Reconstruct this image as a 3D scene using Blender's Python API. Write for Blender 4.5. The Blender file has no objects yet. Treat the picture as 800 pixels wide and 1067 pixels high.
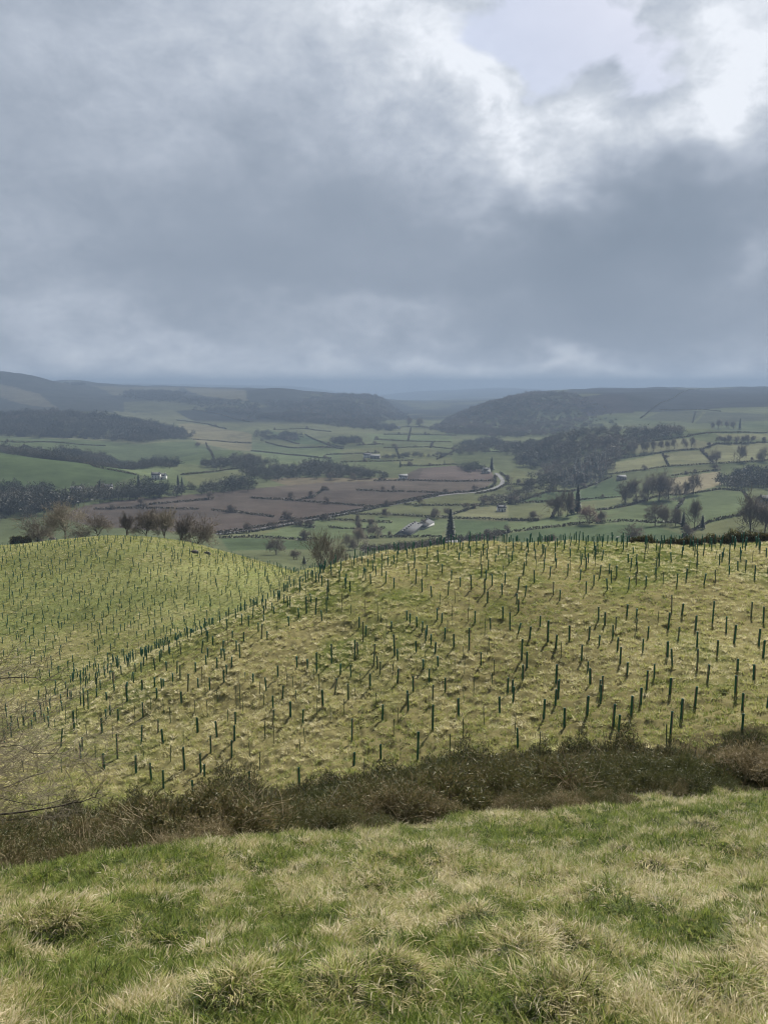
import bpy, math, random
import numpy as np
from math import radians as R, sin, cos, tan, pi

SC = bpy.context.scene
COL = SC.collection
rng = np.random.default_rng(7)
random.seed(11)

# ------------------------------------------------------------------ camera model (photograph is 800 x 1067)
FPX = 800.0
PITCH = R(9.4)
CP, SP = cos(PITCH), sin(PITCH)
def slope_of(py):                      # z / y seen at photo row py
    v = (533.5 - py) / FPX
    return (v*CP - SP) / (CP + v*SP)
def ratio_of(px, py):                  # x / y
    v = (533.5 - py) / FPX
    return ((px - 400.0) / FPX) / (CP + v*SP)

# ------------------------------------------------------------------ noise
def _hash(ix, iy, s):
    h = (ix.astype(np.int64)*374761393 + iy.astype(np.int64)*668265263 + s*1442695041) & 0xffffffff
    h = ((h ^ (h >> 13)) * 1274126177) & 0xffffffff
    h = h ^ (h >> 16)
    return (h & 0xffff) / 65535.0
def vnoise(x, y, s=0):
    x = np.asarray(x, float); y = np.asarray(y, float)
    ix = np.floor(x); iy = np.floor(y)
    fx = x-ix; fy = y-iy
    fx = fx*fx*(3-2*fx); fy = fy*fy*(3-2*fy)
    a = _hash(ix, iy, s); b = _hash(ix+1, iy, s); c = _hash(ix, iy+1, s); d = _hash(ix+1, iy+1, s)
    return (a*(1-fx)+b*fx)*(1-fy) + (c*(1-fx)+d*fx)*fy
def fbm(x, y, s=0, o=4):
    t = 0; a = .5; n = 0
    x = np.asarray(x, float); y = np.asarray(y, float)
    for k in range(o):
        t = t + a*vnoise(x, y, s+k*17); n += a; a *= .5; x = x*2.03+3.1; y = y*2.03-1.7
    return t/n
def sstep(a, b, x):
    t = np.clip((x-a)/(b-a), 0, 1); return t*t*(3-2*t)

# ------------------------------------------------------------------ terrain: stations across the valley
# (distance, [(photo column, height in m, or the photo row its ground shows at)])
ST = [
 (6,   [(-240,-4.5),(400,-4.48),(1040,-4.4)]),
 (9,   [(-240,-6.6),(0,-6.3),(200,-5.95),(400,-5.92),(1040,-5.9)]),
 (12,  [(-240,-8.6),(0,-8.5),(200,-7.9),(400,-7.5),(600,-7.35),(1040,-7.3)]),
 (16,  [(-240,-11.3),(0,-11.2),(200,-10.7),(400,-9.9),(600,-9.4),(800,-9.15),(1040,-9.2)]),
 (21,  [(-240,-14.6),(0,-14.6),(200,-14.0),(400,-12.9),(600,-12.0),(800,-11.6),(1040,-11.6)]),
 (27,  [(-240,-18),(0,-18),(200,-17.6),(400,-16.4),(600,-15.2),(800,-14.4),(1040,-14.4)]),
 (34,  [(-240,-21),(0,-21.2),(200,-21.0),(400,-19.3),(600,-17.6),(800,-16.2),(1040,-16.)]),
 (41,  [(-240,-23),(0,-23.4),(200,-23.6),(400,-20.8),(600,-18.6),(800,-16.6),(1040,-16.2)]),
 (50,  [(-240,-27),(0,-26.2),(100,-24.9),(200,-24.2),(400,-21.3),(600,-19.0),(800,-17.0),(1040,-16.8)]),
 (62,  [(-240,-33),(0,-30.5),(100,-27.),(200,-24.3),(400,-20.9),(600,-18.9),(800,-17.3),(1040,-17)]),
 (76,  [(-240,-38),(0,-35.0),(100,-31.0),(200,-26.2),(300,-22.6),(400,-20.4),(600,-18.8),(800,-17.6),(1040,-17)]),
 (92,  [(-240,-41),(0,-38.6),(100,-36.0),(200,-31.0),(300,-25.2),(350,591),(400,579),(500,568.5),(600,567),(700,568),(800,566),(1040,560)]),
 (108, [(-240,-42),(0,-40.6),(100,-39.6),(200,-37.),(300,-32.5),(400,-25.5),(500,-23.8),(600,-23.8),(700,-23.8),(800,-23.5),(1040,-22)]),
 (130, [(-240,-43),(0,-41),(100,-41),(200,-40.5),(300,-38.7),(400,-34),(500,-31),(600,-31),(800,-31),(1040,-31)]),
 (155, [(-240,-43),(0,-40.5),(100,-39.4),(200,-39.8),(280,-41.),(330,595),(380,-42.5),(450,-41),(600,-40),(800,-40),(1040,-40)]),
 (180, [(-240,-42),(0,575),(60,570),(120,566),(180,572),(230,582),(280,591),(330,602),(400,-50),(500,-50),(800,-50),(1040,-48)]),
 (205, [(-240,-42),(0,569),(60,563),(120,558.5),(180,563),(230,574),(280,588),(330,-52.5),(400,-56),(500,-58),(800,-58),(1040,-55)]),
 (235, [(-240,-48),(0,574),(60,567),(120,563),(180,569),(230,581),(280,-57),(330,-61),(400,-65),(500,-67),(800,-64),(1040,-60)]),
 (300, [(-240,-72),(0,-66),(120,-64),(200,-66),(280,-72),(330,-76),(400,-80),(500,-82),(600,-80),(800,-70),(1040,-64)]),
 (400, [(-240,-92),(0,-90),(200,-92),(300,582),(350,583),(400,577),(500,572),(600,573),(700,570),(800,563),(1040,-66)]),
 (520, [(-240,-106),(0,-107),(200,-110),(300,-109),(400,-109),(500,-107),(600,-103),(700,-96),(800,-84),(1040,-74)]),
 (650, [(-240,-111),(0,-114),(200,-118),(300,-119),(400,-120),(500,-118),(600,-110),(700,538),(800,531),(1040,-80)]),
 (800, [(-240,-103),(0,-108),(60,-112),(200,-120),(300,-122),(400,-123),(500,-122),(600,525),(700,515),(800,510),(1040,-80)]),
 (950, [(-240,-78),(0,-86),(80,-97),(150,-110),(220,-119),(300,-123),(400,-124),(500,-124),(560,-119),(600,512),(650,505),(700,498),(800,492),(1040,-78)]),
 (1150,[(-240,-62),(0,470),(60,480),(120,491),(170,-118),(240,-122),(300,-123),(400,-124),(500,-124),(560,493),(600,482),(650,480),(700,475),(800,470),(1040,-70)]),
 (1400,[(-240,-80),(0,-102),(60,-108),(150,480),(240,-120),(300,480),(400,-124),(500,-124),(550,-112),(600,451),(650,448.5),(700,447),(800,452),(1040,-50)]),
 (1700,[(-240,-80),(0,455),(100,459),(200,464),(250,470),(300,468),(350,-124),(400,-124),(500,-124),(560,-120),(620,-106),(700,-104),(800,-98),(1040,-90)]),
 (2100,[(-240,-45),(0,433),(60,432),(130,437),(190,449),(230,451),(262,-121),(350,-123),(420,-124),(500,-122),(540,-113),(580,-106),(640,-96),(700,-86),(800,-72),(1040,-60)]),
 (2600,[(-240,-50),(0,-85),(100,-86),(150,435),(200,434),(260,433),(310,432),(360,434),(395,438),(418,-123),(452,-123),(470,438),(490,429),(510,421.5),(545,415),(575,413),(600,413),(650,412),(700,-50),(800,-42),(1040,-30)]),
 (3200,[(-240,-20),(0,-38),(60,-50),(130,417),(200,416),(260,415),(300,417),(340,418),(380,420),(400,426),(418,434),(432,-124),(455,-124),(480,-121),(510,-95),(545,-50),(600,-28),(650,409),(700,407),(750,408),(800,408),(1040,-5)]),
 (4000,[(-240,55),(0,388.5),(30,393),(60,400),(100,406),(150,407),(200,408),(260,406.5),(280,405),(330,408),(360,410),(390,411),(405,418),(420,427),(440,-123),(490,-121),(525,-100),(570,408),(600,405),(640,403.2),(700,403.5),(750,404.5),(800,405),(1040,5)]),
 (4800,[(-240,20),(0,10),(60,5),(80,398.5),(90,398),(130,400),(190,402),(230,404),(260,-20),(300,-60),(400,-90),(445,-110),(500,-100),(600,-45),(800,-40),(1040,-20)]),
 (5800,[(-240,60),(0,-20),(80,396.5),(110,401),(200,-20),(260,-30),(330,-60),(400,-110),(445,-115),(500,-110),(600,-90),(1040,-60)]),
 (7500,[(-240,0),(0,-50),(200,-80),(380,417),(410,420),(440,424),(470,-135),(500,-120),(1040,-90)]),
 (9500,[(-240,40),(200,-40),(380,414),(420,417),(450,412),(480,410),(530,407),(600,408),(700,-60),(1040,0)]),
 (12500,[(-240,60),(300,-20),(390,412),(430,408),(480,406),(520,404),(560,405.5),(600,408),(1040,40)]),
 (16000,[(-240,-200),(1040,-200)]),
]
def _pch(xk, yk, xq):                  # monotone cubic, yk may be 2-D (k, n)
    xk = np.asarray(xk, float); yk = np.asarray(yk, float)
    h = np.diff(xk); sh = (len(h),) + (1,)*(yk.ndim-1)
    d = np.diff(yk, axis=0)/h.reshape(sh)
    m = np.zeros_like(yk); m[0] = d[0]; m[-1] = d[-1]
    if len(h) > 1:
        a, b = d[:-1], d[1:]
        w1 = (2*h[1:]+h[:-1]).reshape((-1,)+sh[1:]); w2 = (h[1:]+2*h[:-1]).reshape((-1,)+sh[1:])
        with np.errstate(divide='ignore', invalid='ignore'):
            hm = (w1+w2)/(w1/a + w2/b)
        m[1:-1] = np.where(a*b > 0, hm, 0)
    i = np.clip(np.searchsorted(xk, xq)-1, 0, len(h)-1)
    return xk, yk, m, h, i
def pch_eval(P, xq, j=None):
    xk, yk, m, h, _ = P
    i = np.clip(np.searchsorted(xk, xq)-1, 0, len(h)-1)
    t = np.clip((xq-xk[i])/h[i], 0, 1)
    h00 = 2*t**3-3*t**2+1; h10 = t**3-2*t**2+t; h01 = -2*t**3+3*t**2; h11 = t**3-t**2
    if j is None: return h00*yk[i]+h10*h[i]*m[i]+h01*yk[i+1]+h11*h[i]*m[i+1]
    return h00*yk[i, j]+h10*h[i]*m[i, j]+h01*yk[i+1, j]+h11*h[i]*m[i+1, j]
UG = np.linspace(-.85, .85, 681)
_rows = []
for yy, pts in ST:
    us = []; zs = []
    for px, v in pts:
        py = v if v > 200 else 500
        for _ in range(3):
            z = slope_of(v)*yy if v > 200 else v
            sl = z/yy
            v_ = (sl*CP + SP)/(CP - sl*SP)
        us.append(((px-400)/FPX)/(CP+v_*SP)); zs.append(z)
    us = np.array(us); zs = np.array(zs)
    P = _pch(us, zs, UG)
    g = pch_eval(P, np.clip(UG, us[0], us[-1]))
    k = np.exp(-np.linspace(-2, 2, 9)**2); k /= k.sum()
    g = np.convolve(np.pad(g, 4, 'edge'), k, 'valid')
    _rows.append(g)
_P = _pch(np.log([s[0] for s in ST]), np.array(_rows), np.array([0.]))
TUSS = [(580,1040,.34,.20),(355,1035,.26,.15),(488,972,.20,.15),(735,1035,.30,.17),(75,965,.30,.14),(250,1050,.22,.12),
        (765,910,.25,.12),(685,905,.2,.12),(585,985,.25,.12),(20,970,.3,.12),(415,1020,.2,.12),(640,890,.3,.14),(720,870,.35,.15),(330,900,.3,.12),(540,1000,.22,.1)]
_tw = []
for px, py, r, h in TUSS:
    s = slope_of(py); y = 1.6/(-s-.48); _tw.append((ratio_of(px, py)*y, y, r, h))
def H(x, y, detail=True):
    x = np.asarray(x, float); y = np.asarray(y, float)
    yc = np.clip(y, 6, 16000)
    u = np.clip(x/yc, -.849, .849)
    fj = (u+.85)/(1.7/680); j = np.clip(fj.astype(int), 0, 679); f = fj-j
    ly = np.log(yc)
    z = pch_eval(_P, ly, j)*(1-f) + pch_eval(_P, ly, j+1)*f
    z = np.where(y < 6, -1.6-.48*np.clip(y, -40, 6), z)
    if detail:
        near = sstep(260, 120, y)
        z = z + near*((fbm(x/6., y/6., 3, 3)-.5)*.9*sstep(12, 40, y) + (fbm(x/.7, y/.7, 5, 3)-.5)*.48*sstep(1, 5, y)*(1-.3*sstep(25,40,y)) + (fbm(x/.42, y/.5, 6, 2)-.5)*.32*sstep(25, 40, y))
        far = sstep(280, 600, y)
        z = z + far*(fbm(x/160, y/160, 9, 4)-.5)*9*sstep(0, 40, z+124+6)
        z = z + sstep(2200, 4500, y)*(fbm(x/500, y/500, 19, 4)-.5)*52*sstep(0, 60, z+112)*sstep(14000,9000,y)
        for tx, ty, r, h in _tw:
            z = z + 1.0*h*np.exp(-((x-tx)**2+(y-ty)**2)/(r*r))
    return z
_YS = np.exp(np.linspace(np.log(2.6), np.log(15500), 2600))
def hit(px, py, ymin=0):
    s = slope_of(py); a = ratio_of(px, py)
    ys = _YS[_YS > ymin]
    d = H(a*ys, ys) - s*ys
    k = np.argmax(d >= 0) if (d >= 0).any() else len(ys)-1
    y = ys[k]
    if k > 0 and d[k] > d[k-1]:
        t = -d[k-1]/(d[k]-d[k-1]); y = ys[k-1]+t*(ys[k]-ys[k-1])
    return np.array([a*y, y, float(H(a*y, y))])
def pin(px, y):                        # ground point at distance y below column px
    a = (px-400)/FPX/CP
    return np.array([a*y, y, float(H(a*y, y))])

# ------------------------------------------------------------------ object helpers
def tag(o, label=None, cat=None, group=None, kind=None):
    if label: o['label'] = label
    if cat: o['category'] = cat
    if group: o['group'] = group
    if kind: o['kind'] = kind
    return o
def empty(name, loc=(0,0,0)):
    o = bpy.data.objects.new(name, None); COL.objects.link(o); o.location = loc; o.empty_display_size = .2
    return o
def mesh_np(name, V, F, mat=None, attrs=None, smooth=False):
    """V (n,3); F list of arrays (k,3) / (k,4)"""
    me = bpy.data.meshes.new(name)
    V = np.asarray(V, np.float32)
    if not isinstance(F, (list, tuple)): F = [F]
    F = [np.asarray(f, np.int32) for f in F if len(f)]
    me.vertices.add(len(V)); me.vertices.foreach_set('co', V.ravel())
    loops = np.concatenate([f.ravel() for f in F]); tot = np.concatenate([np.full(len(f), f.shape[1], np.int32) for f in F])
    st = np.concatenate([[0], np.cumsum(tot)[:-1]]).astype(np.int32)
    me.loops.add(len(loops)); me.loops.foreach_set('vertex_index', loops)
    me.polygons.add(len(tot)); me.polygons.foreach_set('loop_start', st)
    me.update(calc_edges=True); me.validate()
    for k, a in (attrs or {}).items():
        a = np.asarray(a, np.float32)
        if a.ndim == 2:
            c = me.attributes.new(k, 'FLOAT_COLOR', 'POINT'); c.data.foreach_set('color', np.hstack([a, np.ones((len(a),1), np.float32)]).astype(np.float32).ravel())
        else:
            c = me.attributes.new(k, 'FLOAT', 'POINT'); c.data.foreach_set('value', a)
    if smooth: me.polygons.foreach_set('use_smooth', np.ones(len(tot), bool))
    if mat: me.materials.append(mat)
    return me
def link(name, me, parent=None, loc=None):
    o = bpy.data.objects.new(name, me); COL.objects.link(o)
    if parent: o.parent = parent
    if loc is not None: o.location = loc
    return o
class MB:
    def __init__(s): s.V = []; s.F3 = []; s.F4 = []; s.n = 0; s.A = []
    def add(s, V, F, a=None):
        V = np.asarray(V, float); F = np.asarray(F, int)
        s.V.append(V); (s.F3 if F.shape[1] == 3 else s.F4).append(F+s.n); s.n += len(V)
        s.A.append(np.full(len(V), .5) if a is None else np.broadcast_to(np.asarray(a, float), (len(V),)))
    def box(s, c, d, rz=0, a=None):
        V = np.array([[i, j, k] for i in (-.5,.5) for j in (-.5,.5) for k in (-.5,.5)])*np.array(d)
        ca, sa = cos(rz), sin(rz); V = np.stack([V[:,0]*ca-V[:,1]*sa, V[:,0]*sa+V[:,1]*ca, V[:,2]], 1)+np.array(c)
        s.add(V, [[0,1,3,2],[4,6,7,5],[0,4,5,1],[2,3,7,6],[0,2,6,4],[1,5,7,3]], a)
    def tube(s, P, Rr, n=5, a=None, cap=True):
        P = np.asarray(P, float); m = len(P); Rr = np.broadcast_to(Rr, (m,))
        T = np.gradient(P, axis=0); T /= np.linalg.norm(T, axis=1)[:, None]+1e-9
        up = np.array([0, 0, 1.]) if abs(T[0, 2]) < .9 else np.array([1., 0, 0])
        A = np.cross(T, up); A /= np.linalg.norm(A, axis=1)[:, None]+1e-9; B = np.cross(T, A)
        an = np.arange(n)*2*pi/n
        V = (P[:, None]+Rr[:, None, None]*(A[:, None]*np.cos(an)[None, :, None]+B[:, None]*np.sin(an)[None, :, None])).reshape(-1, 3)
        i = np.arange(m-1)[:, None]*n; k = np.arange(n)[None]; k2 = (k+1) % n
        F = np.stack([i+k, i+k2, i+n+k2, i+n+k], -1).reshape(-1, 4)
        s.add(V, F, a)
        if cap and n > 3:
            c = len(V); s.V.append(P[[0, -1]]); base = s.n-c
            s.F3.append(np.array([[base+(q+1) % n, base+q, s.n] for q in range(n)]+[[base+(m-1)*n+q, base+(m-1)*n+(q+1) % n, s.n+1] for q in range(n)]))
            s.A.append(np.full(2, float(np.mean(a)) if a is not None else .5)); s.n += 2
    def tubes(s, P, Rr, n, a):            # many tubes at once: P (k,m,3), Rr (k,m), a (k,)
        k, m = P.shape[:2]
        T = np.gradient(P, axis=1); T /= np.linalg.norm(T, axis=2)[..., None]+1e-9
        up = np.where(np.abs(T[:, :1, 2:3]) < .9, np.array([0, 0, 1.]), np.array([1., 0, 0]))
        A = np.cross(T, up); A /= np.linalg.norm(A, axis=2)[..., None]+1e-9; B = np.cross(T, A)
        an = np.arange(n)*2*pi/n
        V = (P[:, :, None]+Rr[:, :, None, None]*(A[:, :, None]*np.cos(an)[:, None]+B[:, :, None]*np.sin(an)[:, None])).reshape(-1, 3)
        b = (np.arange(k)*m*n)[:, None, None]; i = (np.arange(m-1)*n)[None, :, None]; j = np.arange(n)[None, None]; j2 = (j+1) % n
        F = np.stack([b+i+j, b+i+j2, b+i+n+j2, b+i+n+j], -1).reshape(-1, 4)
        s.add(V, F, np.repeat(a, m*n))
    def mesh(s, name, mat, smooth=False, attr='bt'):
        F = []
        if s.F3: F.append(np.concatenate(s.F3))
        if s.F4: F.append(np.concatenate(s.F4))
        return mesh_np(name, np.concatenate(s.V), F, mat, {attr: np.concatenate(s.A)}, smooth)

# ------------------------------------------------------------------ materials
def mk(name):
    m = bpy.data.materials.new(name); m.use_nodes = True; m.node_tree.nodes.clear(); return m, m.node_tree.nodes, m.node_tree.links
def ramp(N, L, fac, stops):
    r = N.new('ShaderNodeValToRGB'); e = r.color_ramp.elements
    while len(e) < len(stops): e.new(.5)
    for q, (p, c) in zip(e, stops): q.position = p; q.color = (*c, 1)
    L.new(fac, r.inputs[0]); return r.outputs[0]
def mth(N, L, op, a, b=None, c=None):
    n = N.new('ShaderNodeMath'); n.operation = op
    for i, v in enumerate((a, b, c)):
        if v is None: continue
        if isinstance(v, (int, float)): n.inputs[i].default_value = v
        else: L.new(v, n.inputs[i])
    return n.outputs[0]
def noise(N, L, vec, scale, detail=3, rough=.55, w=None):
    n = N.new('ShaderNodeTexNoise'); n.inputs['Scale'].default_value = scale; n.inputs['Detail'].default_value = detail; n.inputs['Roughness'].default_value = rough
    if vec is not None: L.new(vec, n.inputs['Vector'])
    return n.outputs['Fac']
def mixc(N, L, f, a, b, mode='MIX'):
    n = N.new('ShaderNodeMix'); n.data_type = 'RGBA'; n.blend_type = mode
    for s, v in ((n.inputs[0], f), (n.inputs[6], a), (n.inputs[7], b)):
        if isinstance(v, (int, float)): s.default_value = v
        elif isinstance(v, tuple): s.default_value = (*v, 1)
        else: L.new(v, s)
    return n.outputs[2]
def plant_mat(name, stops, transl=.4, use_inst=True, rough=.6, wi=.65, spec=.25):
    """colour from a per-blade value plus a per-plant value"""
    m, N, L = mk(name)
    at = N.new('ShaderNodeAttribute'); at.attribute_name = 'bt'
    f = at.outputs['Fac']
    if use_inst:
        ai = N.new('ShaderNodeAttribute'); ai.attribute_type = 'INSTANCER'; ai.attribute_name = 'tint'
        f = mth(N, L, 'ADD', mth(N, L, 'MULTIPLY', f, 1-wi), mth(N, L, 'MULTIPLY', ai.outputs['Fac'], wi))
    c = ramp(N, L, f, stops)
    d = N.new('ShaderNodeBsdfPrincipled'); L.new(c, d.inputs['Base Color']); d.inputs['Roughness'].default_value = rough; d.inputs['Specular IOR Level'].default_value = spec
    o = N.new('ShaderNodeOutputMaterial')
    if transl > 0:
        t = N.new('ShaderNodeBsdfTranslucent'); L.new(c, t.inputs[0])
        mx = N.new('ShaderNodeMixShader'); mx.inputs[0].default_value = transl
        L.new(d.outputs[0], mx.inputs[1]); L.new(t.outputs[0], mx.inputs[2]); L.new(mx.outputs[0], o.inputs[0])
    else: L.new(d.outputs[0], o.inputs[0])
    return m
def plain(name, col, rough=.7, var=.25, scale=4, bump=0, col2=None, transl=0):
    m, N, L = mk(name)
    g = N.new('ShaderNodeTexCoord').outputs['Object']
    n = noise(N, L, g, scale, 4)
    c2 = col2 or tuple(v*(1-var) for v in col)
    c = ramp(N, L, n, [(.3, c2), (.7, col)])
    d = N.new('ShaderNodeBsdfPrincipled'); L.new(c, d.inputs['Base Color']); d.inputs['Roughness'].default_value = rough
    if bump:
        b = N.new('ShaderNodeBump'); b.inputs['Strength'].default_value = bump; L.new(n, b.inputs['Height']); L.new(b.outputs[0], d.inputs['Normal'])
    o = N.new('ShaderNodeOutputMaterial')
    if transl:
        t = N.new('ShaderNodeBsdfTranslucent'); L.new(c, t.inputs[0]); mx = N.new('ShaderNodeMixShader'); mx.inputs[0].default_value = transl
        L.new(d.outputs[0], mx.inputs[1]); L.new(t.outputs[0], mx.inputs[2]); L.new(mx.outputs[0], o.inputs[0])
    else: L.new(d.outputs[0], o.inputs[0])
    return m
def bark_mat(name, c0, c1):
    m, N, L = mk(name)
    at = N.new('ShaderNodeAttribute'); at.attribute_name = 'bt'
    c = ramp(N, L, at.outputs['Fac'], [(0, c0), (1, c1)])
    d = N.new('ShaderNodeBsdfPrincipled'); L.new(c, d.inputs['Base Color']); d.inputs['Roughness'].default_value = .85
    o = N.new('ShaderNodeOutputMaterial'); L.new(d.outputs[0], o.inputs[0]); return m

M = {}
M['grass'] = plant_mat('grass_blades', [(0,(.05,.05,.022)),(.12,(.06,.095,.02)),(.24,(.135,.195,.033)),(.45,(.31,.36,.08)),(.56,(.42,.37,.16)),(.78,(.70,.60,.40)),(1,(.90,.82,.64))], .5)
M['hillgrass'] = plant_mat('hill_grass', [(0,(.055,.07,.02)),(.25,(.20,.24,.055)),(.5,(.38,.385,.12)),(.68,(.54,.485,.25)),(1,(.90,.83,.60))], .42)
M['gorse'] = plant_mat('gorse_sprigs', [(0,(.025,.034,.010)),(.3,(.07,.08,.025)),(.5,(.10,.098,.036)),(.75,(.17,.135,.065)),(1,(.42,.35,.22))], .3, wi=.6)
M['gorse_own'] = plant_mat('gorse_bush_sprigs', [(0,(.02,.03,.010)),(.5,(.06,.07,.022)),(.8,(.12,.10,.045)),(1,(.26,.2,.11))], .25, use_inst=False)
M['twig'] = bark_mat('bare_twigs', (.045,.036,.028), (.16,.13,.095))
M['twig_pale'] = bark_mat('pale_twigs', (.10,.085,.06), (.27,.23,.17))
M['twig_edge'] = bark_mat('hawthorn_twigs', (.06,.05,.032), (.17,.145,.09))
M['twig_red'] = bark_mat('russet_twigs', (.10,.06,.045), (.22,.13,.095))
M['deadwood'] = bark_mat('bleached_wood', (.32,.28,.22), (.6,.54,.45))
M['wood_far'] = plant_mat('woodland_twigs', [(0,(.020,.026,.018)),(.4,(.048,.05,.032)),(.7,(.09,.076,.054)),(1,(.15,.12,.09))], .15, wi=.85)
M['conifer'] = plant_mat('conifer_needles', [(0,(.008,.02,.010)),(1,(.028,.05,.022))], .1, use_inst=False)
M['conifer_i'] = plant_mat('conifer_wood_needles', [(0,(.008,.02,.012)),(1,(.03,.05,.026))], .1)
M['hedge'] = plant_mat('hedge_twigs', [(0,(.028,.034,.018)),(.6,(.075,.07,.04)),(1,(.14,.12,.08))], .15, use_inst=False)
M['tube'] = plain('green_plastic', (.03,.16,.095), .38, .3, 8, transl=.4)
M['tube_thin'] = plain('olive_plastic', (.07,.15,.085), .45, .3, 8, transl=.35)
M['stake'] = plain('timber_stake', (.30,.23,.14), .8, .4, 20)
M['white'] = plain('white_render', (.78,.76,.72), .8, .12, 1)
M['slate'] = plain('slate_roof', (.07,.073,.08), .95, .3, 1.5)
M['sheet'] = plain('sheet_roof', (.16,.165,.17), .9, .3, .6)
M['stone'] = plain('field_stone', (.33,.31,.28), .9, .4, 2)
M['glass'] = plain('dark_window', (.02,.025,.03), .2, .2, 1)
M['wool'] = plain('sheep_wool', (.75,.72,.64), .95, .15, 9)
M['car'] = plain('pale_car_paint', (.6,.62,.64), .3, .1, 1)
M['asphalt'] = plain('asphalt', (.07,.07,.072), .9, .2, .3)

# ------------------------------------------------------------------ field colours, as polygons on the ground
def wpoly(pts, ymin=0): return np.array([hit(px, py, ymin)[:2] for px, py in pts])
def inpoly(x, y, P):
    r = np.zeros(x.shape, bool); n = len(P); j = n-1
    for i in range(n):
        xi, yi = P[i]; xj, yj = P[j]
        if yi != yj:
            r ^= ((yi > y) != (yj > y)) & (x < (xj-xi)*(y-yi)/(yj-yi)+xi)
        j = i
    return r
BROWN=(.062,.050,.042); BROWN2=(.076,.062,.050); OLIVE=(.085,.092,.043); PALE=(.12,.122,.062); GREEN=(.054,.076,.036); LIME=(.080,.101,.047); DUN=(.11,.092,.058)
FIELDS = [
 # whole brown block of ploughed / rushy meadow
 ([(60,538),(88,527),(130,521),(190,516),(235,512),(285,507),(337,502),(415,498),(436,488),(476,485),(513,492),(514,501),(503,511),(462,516),(388,529),(319,543),(260,553),(224,556),(150,552),(90,547)], BROWN, 280),
 ([(260,538),(307,522),(347,526),(388,529),(319,543),(260,552),(222,554),(200,545)], (.060,.047,.040), 280),
 ([(285,507),(337,502),(415,498),(436,501),(514,502),(503,510),(465,514),(372,511),(300,512)], BROWN2, 280),
 ([(436,500),(440,489),(476,485),(513,492),(514,500)], (.082,.064,.056), 280),
 ([(280,500),(300,497),(420,498),(415,500),(337,503),(300,506)], DUN, 280),
 ([(225,556),(262,554),(320,544),(332,549),(260,560),(232,561)], OLIVE, 280),
 ([(305,547),(330,542),(390,546),(390,560),(330,562),(262,560)], LIME, 280),
 ([(230,561),(262,561),(330,564),(345,572),(240,574)], GREEN, 280),
 ([(421,527),(445,518),(495,516),(512,520),(495,528)], OLIVE, 280),
 ([(472,537),(497,529),(530,526),(560,535),(558,543),(502,541)], PALE, 280),
 ([(390,538),(446,540),(470,542),(458,559),(400,560)], LIME, 280),
 ([(470,541),(530,543),(528,554),(478,562)], GREEN, 280),
 ([(390,561),(458,560),(440,576),(380,580)], OLIVE, 280),
 ([(540,523),(600,512),(638,498),(652,506),(645,518),(581,523)], GREEN, 280),
 ([(530,526),(581,524),(620,521),(621,532),(560,542),(530,543)], OLIVE, 280),
 ([(530,545),(560,543),(621,533),(655,528),(614,544),(530,554)], LIME, 280),
 ([(530,556),(581,550),(665,545),(712,558),(700,572),(530,574)], GREEN, 280),
 ([(625,545),(655,528),(682,519),(749,511),(773,513),(781,524),(760,540),(736,545),(700,546)], LIME, 280),
 ([(714,560),(736,546),(776,537),(800,540),(800,562)], OLIVE, 280),
 ([(638,482),(682,474),(732,469),(743,483),(699,486),(640,494),(630,490)], PALE, 280),
 ([(732,468),(746,463),(800,461),(800,480),(745,483)], PALE, 280),
 ([(648,472),(665,462),(712,457),(746,462),(735,467),(682,473)], (.12,.12,.065), 280),
 ([(699,487),(753,484),(749,490),(699,496)], OLIVE, 280),
 ([(690,500),(749,491),(752,505),(719,514),(684,517)], (.16,.14,.085), 280),
 ([(746,452),(800,452),(800,458),(750,457)], PALE, 280),
 ([(530,490),(560,491),(568,496),(534,500)], OLIVE, 280),
 ([(0,466),(24,465),(64,479),(142,496),(110,507),(60,510),(0,508)], (.05,.072,.03), 280),
 ([(64,477),(100,480),(180,488),(190,494),(142,495)], LIME, 280),
 ([(0,455),(80,458),(150,463),(200,460),(250,470),(262,484),(190,484),(100,478),(0,465)], (.058,.076,.034), 280),
 ([(190,496),(236,491),(262,488),(262,504),(200,506)], OLIVE, 280),
 ([(184,440),(216,443),(262,452),(262,470),(210,462),(195,455)], (.12,.11,.06), 280),
 ([(262,461),(277,462),(358,469),(352,482),(285,483),(262,470)], LIME, 280),
 ([(277,448),(318,454),(358,467),(291,457)], GREEN, 280),
 ([(356,468),(400,467),(450,467),(470,475),(395,478),(356,480)], OLIVE, 280),
 ([(380,452),(470,452),(472,460),(390,458)], LIME, 280),
 ([(395,479),(470,476),(475,484),(420,484)], OLIVE, 280),
 ([(500,462),(525,462),(525,470),(505,474)], LIME, 280),
 ([(-260,385),(0,386),(60,398),(130,398),(130,430),(0,434),(-260,434)], (.028,.030,.025), 1900),
 ([(0,400),(40,410),(62,425),(30,422),(0,414)], (.07,.066,.045), 1900),
 ([(95,402),(190,403),(180,411),(120,412)], (.07,.068,.045), 1900),
 ([(190,404),(255,406),(258,418),(215,413)], (.085,.08,.05), 1900),
 ([(118,428),(180,427),(205,440),(150,440)], (.08,.085,.045), 1900),
 ([(560,407),(640,404),(800,405),(800,424),(640,428)], (.026,.027,.026), 1900),
 ([(670,437),(690,428),(732,428),(721,441)], (.055,.06,.036), 1900),
 ([(735,429),(800,432),(800,445),(724,442)], (.053,.058,.036), 1900),
 ([(590,415),(650,411),(660,430),(610,434)], (.03,.027,.027), 1900),
]
FW = [(wpoly(p, ym), c) for p, c, ym in FIELDS]

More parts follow.
